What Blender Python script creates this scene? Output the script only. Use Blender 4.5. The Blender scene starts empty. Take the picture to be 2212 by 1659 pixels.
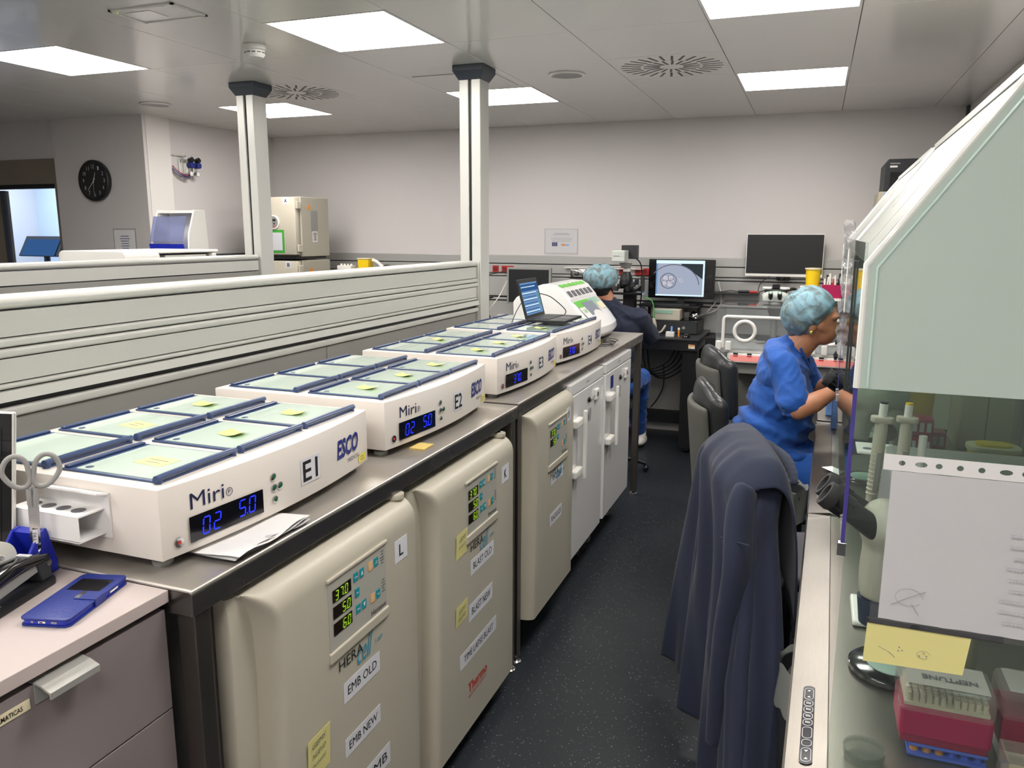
import bpy, bmesh, math, random
from mathutils import Vector, Matrix, noise as mnoise
random.seed(7)
PI = math.pi
V = Vector
SC = bpy.context.scene
COL = SC.collection

# ---------------------------------------------------------------- camera
def make_camera():
    cd = bpy.data.cameras.new('camera'); co = bpy.data.objects.new('camera', cd); COL.objects.link(co)
    cd.sensor_fit = 'HORIZONTAL'; cd.sensor_width = 36.0; cd.lens = 1714.25 / 2212 * 36.0
    cd.clip_start = 0.02; cd.clip_end = 60
    a, b, c = (math.radians(v) for v in (-20.6764, -10.7195, 0.2089))
    F = V((math.sin(a)*math.cos(b), math.cos(a)*math.cos(b), math.sin(b)))
    R = V((math.cos(a), -math.sin(a), 0)); U = R.cross(F)
    R2 = R*math.cos(c) + U*math.sin(c); U2 = U*math.cos(c) - R*math.sin(c)
    m = Matrix((R2, U2, -F)).transposed().to_4x4(); m.translation = V((1.095, 0, 1.61))
    co.matrix_world = m
    SC.camera = co
make_camera()

# ---------------------------------------------------------------- world and exposure
w = bpy.data.worlds.new('world'); SC.world = w; w.use_nodes = True
w.node_tree.nodes['Background'].inputs[0].default_value = (0.75, 0.76, 0.8, 1)
w.node_tree.nodes['Background'].inputs[1].default_value = 0.15
SC.view_settings.view_transform = 'Standard'; SC.view_settings.look = 'None'
SC.view_settings.gamma = 1.0; SC.view_settings.use_curve_mapping = False
SC.view_settings.exposure = 0.0
try:
    SC.cycles.max_bounces = 10; SC.cycles.diffuse_bounces = 5; SC.cycles.glossy_bounces = 4
    SC.cycles.transmission_bounces = 8; SC.cycles.transparent_max_bounces = 16
    SC.cycles.caustics_reflective = False; SC.cycles.caustics_refractive = False
    SC.cycles.sample_clamp_indirect = 6.0
except Exception:
    pass
LAMP = 24.5          # strength of the ceiling panels

# ---------------------------------------------------------------- materials
def lin(h):
    h = h.lstrip('#'); o = []
    for i in (0, 2, 4):
        c = int(h[i:i+2], 16) / 255.0
        o.append(c/12.92 if c <= 0.04045 else ((c+0.055)/1.055)**2.4)
    return (o[0], o[1], o[2], 1)
MATS = {}
def mat(name, col, rough=0.5, metal=0.0, var=0.0, vscale=8.0, bump=0.0, bscale=60.0, trans=0.0, ior=1.45, emit=None, es=0.0, alpha=1.0, coat=0.0, spec=0.5, stretch=None, sheen=0.0):
    if name in MATS: return MATS[name]
    m = bpy.data.materials.new(name); m.use_nodes = True
    nt = m.node_tree; p = nt.nodes['Principled BSDF']; L = nt.links.new
    c = lin(col); m.diffuse_color = c
    p.inputs['Base Color'].default_value = c
    p.inputs['Roughness'].default_value = rough; p.inputs['Metallic'].default_value = metal
    p.inputs['IOR'].default_value = ior; p.inputs['Transmission Weight'].default_value = trans
    p.inputs['Alpha'].default_value = alpha; p.inputs['Coat Weight'].default_value = coat
    p.inputs['Specular IOR Level'].default_value = spec
    if sheen: p.inputs['Sheen Weight'].default_value = sheen
    if emit:
        p.inputs['Emission Color'].default_value = lin(emit); p.inputs['Emission Strength'].default_value = es
    if var or bump or True:
        tc = nt.nodes.new('ShaderNodeTexCoord'); mp = nt.nodes.new('ShaderNodeMapping')
        L(tc.outputs['Object'], mp.inputs[0])
        if stretch: mp.inputs['Scale'].default_value = stretch
    if var:
        n = nt.nodes.new('ShaderNodeTexNoise'); n.inputs['Scale'].default_value = vscale; n.inputs['Detail'].default_value = 5
        L(mp.outputs[0], n.inputs['Vector'])
        mx = nt.nodes.new('ShaderNodeMix'); mx.data_type = 'RGBA'
        mx.inputs[6].default_value = tuple(x*(1-var) for x in c[:3]) + (1,)
        mx.inputs[7].default_value = tuple(min(1, x*(1+var)) for x in c[:3]) + (1,)
        L(n.outputs['Fac'], mx.inputs[0]); L(mx.outputs[2], p.inputs['Base Color'])
    if bump:
        n2 = nt.nodes.new('ShaderNodeTexNoise'); n2.inputs['Scale'].default_value = bscale; n2.inputs['Detail'].default_value = 4
        L(mp.outputs[0], n2.inputs['Vector'])
        bp = nt.nodes.new('ShaderNodeBump'); bp.inputs['Strength'].default_value = bump; bp.inputs['Distance'].default_value = 0.002
        L(n2.outputs['Fac'], bp.inputs['Height']); L(bp.outputs[0], p.inputs['Normal'])
    MATS[name] = m
    return m
def M(n): return MATS[n]

def steel(name, col, rough, stretch, metal=0.95):
    m = mat(name, col, rough, metal, var=0.10, vscale=6, bump=0.05, bscale=5, stretch=stretch)
    nt = m.node_tree; p = nt.nodes['Principled BSDF']
    tc = nt.nodes.new('ShaderNodeTexCoord')
    n = nt.nodes.new('ShaderNodeTexNoise'); n.inputs['Scale'].default_value = 3.0; n.inputs['Detail'].default_value = 6
    nt.links.new(tc.outputs['Object'], n.inputs['Vector'])
    r = nt.nodes.new('ShaderNodeMapRange'); r.inputs[3].default_value = rough*0.75; r.inputs[4].default_value = rough*1.35
    nt.links.new(n.outputs['Fac'], r.inputs[0]); nt.links.new(r.outputs[0], p.inputs['Roughness'])
    return m
steel('apron_steel', '#8b8885', 0.25, (120, 3, 120))
steel('strip_steel', '#7a756e', 0.33, (60, 4, 60))
steel('bench_steel', '#c2bcb4', 0.34, (120, 3, 120), .72)
steel('steel_leg', '#77726d', 0.33, (120, 120, 3))
steel('hood_steel', '#9d978f', 0.36, (60, 4, 60))
steel('chrome', '#c9c9c9', 0.12, (1, 1, 1), 1.0)
steel('satin_aluminium', '#dcdbd6', 0.28, (90, 3, 3), 0.7)
mat('wall_paint', '#cbc7c6', 0.62, var=0.015, vscale=2)
mat('wall_white', '#d8d4d1', 0.6, var=0.015, vscale=2)
mat('ceiling_metal', '#dddbd8', 0.22, 0.0, coat=0.25, var=0.012, vscale=2)
mat('ceiling_gap', '#4d4d4d', 0.8)
mat('bronze', '#857c6e', 0.4, 0.3, var=0.03)
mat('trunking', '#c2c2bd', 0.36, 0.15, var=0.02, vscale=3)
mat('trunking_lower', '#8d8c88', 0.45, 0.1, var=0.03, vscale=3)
mat('wall_trunking', '#a9a9a7', 0.38, 0.3, var=0.03, vscale=3)
mat('white_enamel', '#dcd5cd', 0.33, var=0.012, vscale=5, coat=0.15)
mat('white_gloss', '#e6e5e4', 0.18, coat=0.4, var=0.01)
mat('white_plastic', '#e4e2dd', 0.4, var=0.015)
mat('ivory', '#b6b0a1', 0.38, var=0.012, vscale=4)
mat('ivory_dark', '#a9a496', 0.45, var=0.02)
mat('incubator_grey', '#8e8c86', 0.45, 0.1, var=0.03)
mat('panel_film', '#a9a79e', 0.35, var=0.02)
mat('navy', '#34456a', 0.3, var=0.04)
mat('lid_glass', '#bccfc2', 0.09, coat=0.8, var=0.01)
mat('black_plastic', '#17181b', 0.42, var=0.05)
mat('black_gloss', '#0e0f12', 0.14, coat=0.4, var=0.03)
mat('dark_cap', '#3d434c', 0.42, var=0.04)
mat('anthracite', '#292b2e', 0.5, var=0.06)
mat('black_leather', '#27292b', 0.33, var=0.10, vscale=6, bump=0.25, bscale=120)
mat('grey_fabric', '#54544f', 0.85, var=0.08, vscale=30, bump=0.3, bscale=200)
mat('seat_grey', '#5d5b5f', 0.6, var=0.05)
mat('cabinet_grey', '#7d7474', 0.5, var=0.03, vscale=4)
mat('cabinet_top', '#b3a7a3', 0.45, var=0.015, vscale=4)
mat('cabinet_gap', '#2a2527', 0.8)
mat('paper', '#dedddc', 0.7, var=0.02, vscale=12)
mat('paper_grey', '#bdbdc2', 0.7, var=0.02, vscale=12)
mat('label_paper', '#d4d4da', 0.55, var=0.01)
mat('postit', '#d8d08c', 0.7, var=0.03, vscale=15)
mat('postit_green', '#d0dc78', 0.7, var=0.04, vscale=15)
mat('postit_orange', '#e2c777', 0.7, var=0.03)
mat('ink_black', '#141414', 0.6)
mat('ink_grey', '#6d6d72', 0.6)
mat('ink_red', '#c0392f', 0.5)
mat('ink_navy', '#1f2a78', 0.4)
mat('ink_miri', '#23284a', 0.4)
mat('ink_cyan', '#3a93b0', 0.5)
mat('pencil', '#8f8f92', 0.6)
mat('teal_key', '#1f8f9b', 0.4)
mat('orange_key', '#e2b27a', 0.4)
mat('yellow_sticker', '#e3d23c', 0.5, var=0.03)
mat('display_black', '#08090f', 0.15, coat=0.3)
mat('display_brown', '#1f160e', 0.2, coat=0.3)
mat('led_blue', '#1a2cff', 0.4, emit='#1a2cff', es=1.3)
mat('led_green', '#8fbf2a', 0.4, emit='#9fd030', es=0.75)
mat('led_teal', '#2a7a55', 0.25, 0.5)
mat('red_socket', '#a4201f', 0.4, var=0.04)
mat('scrub_blue', '#184f9f', 0.8, var=0.06, vscale=7, bump=0.9, bscale=26, sheen=0.1)
mat('navy_cloth', '#1d2438', 0.88, var=0.10, vscale=9, bump=0.35, bscale=420, sheen=0.08)
mat('skin', '#b07a5c', 0.5, var=0.05, vscale=14)
mat('skin_dark', '#9a6448', 0.5, var=0.05, vscale=14)
mat('hair_grey', '#5e564e', 0.8, var=0.2, vscale=60)
mat('lips', '#95543f', 0.5)
mat('eye_white', '#d6d0c8', 0.3)
mat('gold', '#cdb36a', 0.25, 0.9)
mat('yellow_bin', '#e8c416', 0.4, var=0.03)
mat('magenta', '#a3114c', 0.4, var=0.04)
mat('magenta_dark', '#8c0f3d', 0.4, var=0.04)
mat('blue_box', '#7da6e6', 0.5, var=0.02)
mat('blue_plastic', '#1c2aa0', 0.35, var=0.05)
mat('blue_leather', '#1c2d7a', 0.45, var=0.14, vscale=14, bump=0.3, bscale=150)
mat('scissor_grey', '#8b8a88', 0.5, var=0.02)
mat('tape_white', '#d8d6cc', 0.5, var=0.02)
mat('emb_green', '#5fb839', 0.35)
mat('emb_pale_green', '#8fb6a2', 0.3)
mat('emb_screen', '#6f7884', 0.3, emit='#7f8894', es=0.12)
mat('emb_cream', '#d9cfae', 0.5)
mat('grey_key', '#5b5a60', 0.45)
mat('pink_panel', '#e79a94', 0.4, emit='#ff7f78', es=0.25)
mat('orange_sticker', '#dd8a2f', 0.5)
mat('green_tape', '#3f9a38', 0.45)
mat('whiteboard', '#c5c5cc', 0.3)
mat('blue_wall', '#c3cfdf', 0.6, var=0.02)
mat('bag_plastic', '#8f918e', 0.3, alpha=0.75, bump=0.8, bscale=25)
mat('green_wire', '#4aa04a', 0.5)
mat('purple_film', '#433a86', 0.35, var=0.04)
mat('frosted_panel', '#aebcb4', 0.22, coat=0.5, var=0.02, vscale=1.5)
mat('frosted_edge', '#b9d3c8', 0.25, coat=0.3)
mat('beige_metal', '#b8b19c', 0.5, var=0.02)
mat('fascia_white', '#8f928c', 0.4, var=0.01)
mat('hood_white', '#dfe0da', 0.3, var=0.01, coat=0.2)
mat('bench_black', '#3b3c3e', .3, .3)
mat('pale_enamel', '#c3c8c2', .35)
mat('rubber', '#2b2b2d', 0.7)
mat('castor_grey', '#8b8b88', 0.4)
mat('pvc_purple_glass', '#6b6fa5', 0.1, trans=0.0)
mat('tips_ivory', '#d9d6c3', 0.5)
mat('rack_blue', '#4a62c4', 0.4)
mat('rack_orange', '#cf8a4a', 0.4)

def glass_mat(name, tint, clear, rough=0.02, tintmix=0.0):
    """thin architectural glass: transparent + fresnel gloss, works with direct light"""
    m = bpy.data.materials.new(name); m.use_nodes = True; nt = m.node_tree; nt.nodes.clear(); L = nt.links.new
    out = nt.nodes.new('ShaderNodeOutputMaterial'); tr = nt.nodes.new('ShaderNodeBsdfTransparent'); gl = nt.nodes.new('ShaderNodeBsdfGlossy')
    df = nt.nodes.new('ShaderNodeBsdfDiffuse'); fr = nt.nodes.new('ShaderNodeFresnel'); mx = nt.nodes.new('ShaderNodeMixShader'); m2 = nt.nodes.new('ShaderNodeMixShader')
    t = lin(tint); tr.inputs[0].default_value = t; df.inputs[0].default_value = t; gl.inputs['Roughness'].default_value = rough
    fr.inputs[0].default_value = 1.5; m2.inputs[0].default_value = 1 - clear
    L(tr.outputs[0], m2.inputs[1]); L(df.outputs[0], m2.inputs[2])
    ge = nt.nodes.new('ShaderNodeNewGeometry'); iv = nt.nodes.new('ShaderNodeMath'); iv.operation = 'SUBTRACT'; iv.inputs[0].default_value = 1.0; L(ge.outputs['Backfacing'], iv.inputs[1])
    ml = nt.nodes.new('ShaderNodeMath'); ml.operation = 'MULTIPLY'; L(fr.outputs[0], ml.inputs[0]); L(iv.outputs[0], ml.inputs[1])
    L(ml.outputs[0], mx.inputs[0]); L(m2.outputs[0], mx.inputs[1]); L(gl.outputs[0], mx.inputs[2]); L(mx.outputs[0], out.inputs[0])
    MATS[name] = m; return m
glass_mat('side_glass', '#eef4f1', 0.985)
glass_mat('sash_glass', '#f3f7f5', 0.985)
glass_mat('acrylic', '#eceeef', 0.93)
glass_mat('sleeve_film', '#f2f2f4', 0.95, 0.12)
glass_mat('acrylic_milky', '#dcdce2', 0.72, 0.1)
glass_mat('hairnet', '#7fb3cc', 0.55, 0.5)
glass_mat('tip_lid', '#efe8e6', 0.88, 0.15)
glass_mat('dish_plastic', '#eef0ee', 0.97)
glass_mat('blue_film', '#b9bfdc', 0.78, 0.15)
glass_mat('crumple_film', '#eeeef0', 0.8, 0.12)
glass_mat('tip_top', '#cfc8c4', 0.30, 0.2)
glass_mat('clock_glass', '#ffffff', 0.99, 0.03)

def emis(name, col, s):
    m = bpy.data.materials.new(name); m.use_nodes = True; nt = m.node_tree; nt.nodes.clear()
    o = nt.nodes.new('ShaderNodeOutputMaterial'); e = nt.nodes.new('ShaderNodeEmission')
    e.inputs[0].default_value = lin(col); e.inputs[1].default_value = s; nt.links.new(e.outputs[0], o.inputs[0]); MATS[name] = m; return m
emis('lamp_panel', '#fffaf4', LAMP)

def floor_mat():
    m = mat('vinyl_floor', '#22272c', 0.38, var=0.10, vscale=2.5, bump=0.1, bscale=180)
    nt = m.node_tree; p = nt.nodes['Principled BSDF']; L = nt.links.new
    tc = nt.nodes.new('ShaderNodeTexCoord'); prev = p.inputs['Base Color'].links[0].from_socket
    for sc, th, colr in ((95, 0.12, (0.26, 0.28, 0.29, 1)), (130, 0.12, (0.012, 0.014, 0.017, 1)), (110, 0.10, (0.16, 0.18, 0.2, 1))):
        vo = nt.nodes.new('ShaderNodeTexVoronoi'); vo.inputs['Scale'].default_value = sc; L(tc.outputs['Object'], vo.inputs['Vector'])
        wn = nt.nodes.new('ShaderNodeTexWhiteNoise'); L(vo.outputs['Color'], wn.inputs['Vector'])
        a = nt.nodes.new('ShaderNodeMath'); a.operation = 'LESS_THAN'; a.inputs[1].default_value = th*1.6; L(vo.outputs['Distance'], a.inputs[0])
        b = nt.nodes.new('ShaderNodeMath'); b.operation = 'GREATER_THAN'; b.inputs[1].default_value = 0.73; L(wn.outputs['Value'], b.inputs[0])
        c = nt.nodes.new('ShaderNodeMath'); c.operation = 'MULTIPLY'; L(a.outputs[0], c.inputs[0]); L(b.outputs[0], c.inputs[1])
        mx = nt.nodes.new('ShaderNodeMix'); mx.data_type = 'RGBA'; L(c.outputs[0], mx.inputs[0]); L(prev, mx.inputs[6]); mx.inputs[7].default_value = colr
        prev = mx.outputs[2]
    L(prev, p.inputs['Base Color'])
floor_mat()

# ---------------------------------------------------------------- geometry helpers
WM = {}
def wm(o): return WM.get(o.name, Matrix.Identity(4)) if o else Matrix.Identity(4)
def thing(name, label, cat, loc=(0, 0, 0), rz=0.0, group=None):
    o = bpy.data.objects.new(name, None); COL.objects.link(o); o.empty_display_size = 0.05
    o.location = loc; o.rotation_euler = (0, 0, rz)
    WM[o.name] = Matrix.Translation(V(loc)) @ Matrix.Rotation(rz, 4, 'Z')
    o['label'] = label; o['category'] = cat
    if group: o['group'] = group
    return o
def tag(o, label=None, cat=None, group=None, kind=None):
    if label: o['label'] = label
    if cat: o['category'] = cat
    if group: o['group'] = group
    if kind: o['kind'] = kind
    return o
def place(o, loc, rz=0):
    o.location = loc; o.rotation_euler = (0, 0, rz)
def kids(o): return [c for c in bpy.data.objects if c.parent == o]
def copy_tree(o, parent=None):
    c = o.copy(); COL.objects.link(c); c.parent = parent
    for ch in kids(o): copy_tree(ch, c)
    return c

class G:
    def __init__(s): s.b = bmesh.new()
    def _new(s, vs, fs):
        bv = [s.b.verts.new(v) for v in vs]; out = []
        for f in fs:
            try: out.append(s.b.faces.new([bv[i] for i in f]))
            except ValueError: pass
        return bv, out
    def box(s, a, c, bev=0.0, seg=2):
        x0, y0, z0 = (min(a[i], c[i]) for i in range(3)); x1, y1, z1 = (max(a[i], c[i]) for i in range(3))
        bv, f = s._new([(x0,y0,z0),(x1,y0,z0),(x1,y1,z0),(x0,y1,z0),(x0,y0,z1),(x1,y0,z1),(x1,y1,z1),(x0,y1,z1)],
               [(0,3,2,1),(4,5,6,7),(0,1,5,4),(1,2,6,5),(2,3,7,6),(3,0,4,7)])
        if bev: s._bev(f, bev, seg)
        return s
    def _bev(s, faces, w, seg=2):
        es = set(e for f in faces if f.is_valid for e in f.edges)
        bmesh.ops.bevel(s.b, geom=list(es), offset=w, segments=seg, profile=0.5, affect='EDGES', clamp_overlap=True)
    def obox(s, o, r, u, w, h, d, bev=0.0):
        """box with corner o, in-plane axes r (width) and u (height), depth d along r x u"""
        o = V(o); r = V(r).normalized(); u = V(u).normalized(); n = r.cross(u)
        P = [o, o+r*w, o+r*w+u*h, o+u*h]; Q = [p+n*d for p in P]
        bv, f = s._new(P+Q, [(3,2,1,0),(4,5,6,7),(0,1,5,4),(1,2,6,5),(2,3,7,6),(3,0,4,7)])
        if bev: s._bev(f, bev)
        return s
    def cyl(s, p0, p1, r0, r1=None, seg=20, caps=True):
        p0 = V(p0); p1 = V(p1); r1 = r0 if r1 is None else r1
        d = (p1-p0).normalized(); a = d.orthogonal().normalized(); b = d.cross(a)
        vs = []
        for p, r in ((p0, r0), (p1, r1)):
            for i in range(seg):
                t = 2*PI*i/seg; vs.append(p + a*(math.cos(t)*r) + b*(math.sin(t)*r))
        fs = [(i, (i+1) % seg, seg+(i+1) % seg, seg+i) for i in range(seg)]
        if caps: fs += [tuple(reversed(range(seg))), tuple(range(seg, 2*seg))]
        s._new(vs, fs); return s
    def sph(s, c, r, seg=16, rings=10, rot=None):
        if not isinstance(r, (tuple, list, V)): r = (r, r, r)
        c = V(c); vs = []; fs = []
        rm = rot if rot is not None else Matrix.Identity(3)
        vs.append(c + rm @ V((0, 0, r[2])))
        for j in range(1, rings):
            ph = PI*j/rings
            for i in range(seg):
                t = 2*PI*i/seg
                vs.append(c + rm @ V((math.sin(ph)*math.cos(t)*r[0], math.sin(ph)*math.sin(t)*r[1], math.cos(ph)*r[2])))
        vs.append(c + rm @ V((0, 0, -r[2])))
        for i in range(seg): fs.append((0, 1+i, 1+(i+1) % seg))
        for j in range(rings-2):
            for i in range(seg):
                a = 1+j*seg+i; b = 1+j*seg+(i+1) % seg; fs.append((a, a+seg, b+seg, b))
        k = 1+(rings-2)*seg
        for i in range(seg): fs.append((k+(i+1) % seg, k+i, len(vs)-1))
        s._new(vs, fs); return s
    def prism(s, pts, ax, a, c, bev=0.0):
        def mk(p, t): return (t, p[0], p[1]) if ax == 'x' else ((p[0], t, p[1]) if ax == 'y' else (p[0], p[1], t))
        n = len(pts); vs = [mk(p, a) for p in pts] + [mk(p, c) for p in pts]
        fs = [(i, (i+1) % n, n+(i+1) % n, n+i) for i in range(n)] + [tuple(reversed(range(n))), tuple(range(n, 2*n))]
        bv, f = s._new(vs, fs)
        if bev: s._bev(f, bev)
        return s
    def ring(s, c, n, r0, r1, d, seg=32, ax=None):
        """flat ring (washer) around axis n, thickness d"""
        c = V(c); n = V(n).normalized(); a = V(ax).normalized() if ax else n.orthogonal().normalized(); b = n.cross(a)
        vs = []
        for (r, h) in ((r0, 0), (r1, 0), (r1, d), (r0, d)):
            for i in range(seg):
                t = 2*PI*i/seg; vs.append(c + a*(math.cos(t)*r) + b*(math.sin(t)*r) + n*h)
        fs = []
        for k in range(4):
            for i in range(seg):
                fs.append((k*seg+i, k*seg+(i+1) % seg, ((k+1) % 4)*seg+(i+1) % seg, ((k+1) % 4)*seg+i))
        s._new(vs, fs); return s
    def tube(s, pts, r, seg=8, closed=False, sub=0, rad=None, flat=1.0, up=None):
        P = [V(p) for p in pts]
        if sub: P, rad = catmull(P, sub, closed, rad)
        n = len(P); rr = rad if rad else [r]*n
        fr = []; t0 = (P[1]-P[0]).normalized(); a = (V(up) - t0*V(up).dot(t0)).normalized() if up else t0.orthogonal().normalized()
        for i in range(n):
            if closed: t = (P[(i+1) % n]-P[i-1]).normalized()
            else: t = (P[min(i+1, n-1)]-P[max(i-1, 0)]).normalized()
            a = (a - t*a.dot(t))
            a = a.normalized() if a.length > 1e-6 else t.orthogonal().normalized()
            fr.append((a.copy(), t.cross(a)))
        vs = []
        for i in range(n):
            for j in range(seg):
                th = 2*PI*j/seg; vs.append(P[i] + fr[i][0]*(math.cos(th)*rr[i]) + fr[i][1]*(math.sin(th)*rr[i]*flat))
        fs = []
        m = n if closed else n-1
        for i in range(m):
            for j in range(seg):
                a0 = i*seg+j; a1 = i*seg+(j+1) % seg; b0 = ((i+1) % n)*seg+j; b1 = ((i+1) % n)*seg+(j+1) % seg
                fs.append((a0, a1, b1, b0))
        if not closed: fs += [tuple(reversed(range(seg))), tuple(range((n-1)*seg, n*seg))]
        s._new(vs, fs); return s
    def lathe(s, prof, c=(0, 0, 0), seg=28, axis='z', close=False):
        c = V(c); n = len(prof); vs = []
        for (r, h) in prof:
            for i in range(seg):
                t = 2*PI*i/seg; x, y = math.cos(t)*r, math.sin(t)*r
                vs.append(c + (V((x, y, h)) if axis == 'z' else (V((h, x, y)) if axis == 'x' else V((y, h, x)))))
        fs = []
        for k in range(n if close else n-1):
            for i in range(seg):
                fs.append((k*seg+i, k*seg+(i+1) % seg, ((k+1) % n)*seg+(i+1) % seg, ((k+1) % n)*seg+i))
        if not close:
            if prof[0][0] > 1e-6: fs.append(tuple(reversed(range(seg))))
            if prof[-1][0] > 1e-6: fs.append(tuple(range((n-1)*seg, n*seg)))
        s._new(vs, fs); return s
    def grid(s, f, nu, nv):
        vs = [f(i/nu, j/nv) for j in range(nv+1) for i in range(nu+1)]
        fs = [(j*(nu+1)+i, j*(nu+1)+i+1, (j+1)*(nu+1)+i+1, (j+1)*(nu+1)+i) for j in range(nv) for i in range(nu)]
        s._new(vs, fs); return s
    def poly(s, pts, thick=0.0, n=None):
        P = [V(p) for p in pts]; k = len(P)
        if not thick: s._new(P, [tuple(range(k))]); return s
        nn = V(n).normalized() if n else (P[1]-P[0]).cross(P[2]-P[0]).normalized()
        Q = [p+nn*thick for p in P]
        s._new(P+Q, [(i, (i+1) % k, k+(i+1) % k, k+i) for i in range(k)] + [tuple(reversed(range(k))), tuple(range(k, 2*k))])
        return s
    def done(s, name, m, parent=None, smooth=False, ang=38, bev=0.0, kind=None):
        bmesh.ops.remove_doubles(s.b, verts=s.b.verts, dist=1e-6)
        bmesh.ops.recalc_face_normals(s.b, faces=s.b.faces)
        if bev:
            es = [e for e in s.b.edges if len(e.link_faces) == 2 and e.calc_face_angle(0) > 0.6]
            bmesh.ops.bevel(s.b, geom=es, offset=bev, segments=2, profile=0.5, affect='EDGES', clamp_overlap=True)
        if smooth:
            for f in s.b.faces: f.smooth = True
            for e in s.b.edges:
                if len(e.link_faces) == 2 and e.calc_face_angle(0) > math.radians(ang): e.smooth = False
        inv = wm(parent).inverted()
        s.b.transform(inv)
        me = bpy.data.meshes.new(name); s.b.to_mesh(me); s.b.free()
        me.materials.append(MATS[m] if isinstance(m, str) else m)
        o = bpy.data.objects.new(name, me); COL.objects.link(o)
        if parent: o.parent = parent; WM[o.name] = wm(parent)
        if kind: o['kind'] = kind
        return o

def catmull(P, sub, closed=False, rad=None):
    out = []; ro = []; n = len(P); m = n if closed else n-1
    for i in range(m):
        g = (lambda k: P[k % n]) if closed else (lambda k: P[max(0, min(n-1, k))])
        h = (lambda k: rad[k % n]) if closed else (lambda k: rad[max(0, min(n-1, k))])
        p0, p1, p2, p3 = g(i-1), g(i), g(i+1), g(i+2)
        for k in range(sub):
            t = k/sub
            out.append(0.5*((2*p1)+(p2-p0)*t+(2*p0-5*p1+4*p2-p3)*t*t+(3*p1-p0-3*p2+p3)*t**3))
            if rad: ro.append(h(i)*(1-t)+h(i+1)*t)
    if not closed:
        out.append(P[-1])
        if rad: ro.append(rad[-1])
    return out, (ro if rad else None)

def struct(o, label=None):
    o['kind'] = 'structure'
    if label: o['label'] = label
    return o

def text(s, o, r, u, w, h, m, parent, name='lettering', shear=0.0, bold=0.0, thick=0.0004, res=2, flip=False):
    """lettering fitted into a w x h box whose lower left corner is o"""
    cu = bpy.data.curves.new('t', 'FONT'); cu.body = s; cu.size = 1.0; cu.resolution_u = res
    cu.shear = shear; cu.offset = bold; cu.align_x = 'LEFT'
    to = bpy.data.objects.new('t', cu); COL.objects.link(to)
    dg = bpy.context.evaluated_depsgraph_get(); me = bpy.data.meshes.new_from_object(to.evaluated_get(dg))
    bpy.data.objects.remove(to); bpy.data.curves.remove(cu)
    xs = [v.co.x for v in me.vertices]; ys = [v.co.y for v in me.vertices]
    if not xs: return None
    x0, x1, y0, y1 = min(xs), max(xs), min(ys), max(ys)
    sx = w/(x1-x0) if w else h/(y1-y0); sy = h/(y1-y0) if h else sx
    o = V(o); r = V(r).normalized(); u = V(u).normalized(); n = r.cross(u); inv = wm(parent).inverted()
    for v in me.vertices:
        X = (v.co.x-x0)*sx
        if flip: X = w-X
        v.co = inv @ (o + r*X + u*((v.co.y-y0)*sy) + n*thick)
    me.name = name; me.materials.clear(); me.materials.append(MATS[m])
    for p in me.polygons: p.use_smooth = False
    ob = bpy.data.objects.new(name, me); COL.objects.link(ob); ob.parent = parent
    if parent: WM[ob.name] = wm(parent)
    return ob

def textlines(n, o, r, u, w, h, m, parent, name='printed_lines', seed=1, centre=True, fill=0.5):
    """small illegible print: rows of broken dashes"""
    rnd = random.Random(seed); g = G(); o = V(o); r = V(r).normalized(); u = V(u).normalized(); nn = r.cross(u)
    for i in range(n):
        lw = w*rnd.uniform(0.55, 1.0); x = (w-lw)/2 if centre else 0; y = h*(1-(i+0.7)/n); x1 = x+lw
        while x < x1:
            d = min(rnd.uniform(0.03, 0.09)*w, x1-x)
            g.obox(o+r*x+u*y+nn*0.0003, r, u, d*0.85, h/n*fill, 0.0002); x += d*1.1
    return g.done(name, m, parent)

SEG = {'0': 'abcdef', '1': 'bc', '2': 'abged', '3': 'abgcd', '4': 'fgbc', '5': 'afgcd', '6': 'afgecd', '7': 'abc', '8': 'abcdefg', '9': 'abcdfg', ' ': ''}
def digits(s, o, r, u, h, m, parent, pitch=0.75, name='display_digits', slant=0.12, off=0.001):
    g = G(); o = V(o); r = V(r).normalized(); u = V(u).normalized(); n = r.cross(u); w = h*0.5; t = h*0.078; x = 0
    for ch in s:
        if ch == '.':
            g.obox(o + r*(x-h*0.2) + n*off, r, u, t, t, 0.0004); continue
        for sg in SEG[ch]:
            a = {'a': (0, h, w, 1), 'g': (0, h/2, w, 1), 'd': (0, 0, w, 1), 'f': (0, h/2, h/2, 0), 'e': (0, 0, h/2, 0), 'b': (w, h/2, h/2, 0), 'c': (w, 0, h/2, 0)}[sg]
            px, py, ln, hor = a
            q = o + r*(x+px+py*slant) + u*py + n*off
            if hor: g.obox(q + r*(t*0.6) - u*(t/2), r, u, ln-t*1.2, t, 0.0004)
            else: g.obox(q + u*(t*0.6) - r*(t/2), r, (u+r*slant), t, ln-t*1.2, 0.0004)
        x += h*pitch
    return g.done(name, m, parent)

def card(name, o, r, u, w, h, m, parent, t=0.0006):
    return G().obox(V(o), r, u, w, h, t).done(name, m, parent)

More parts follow.
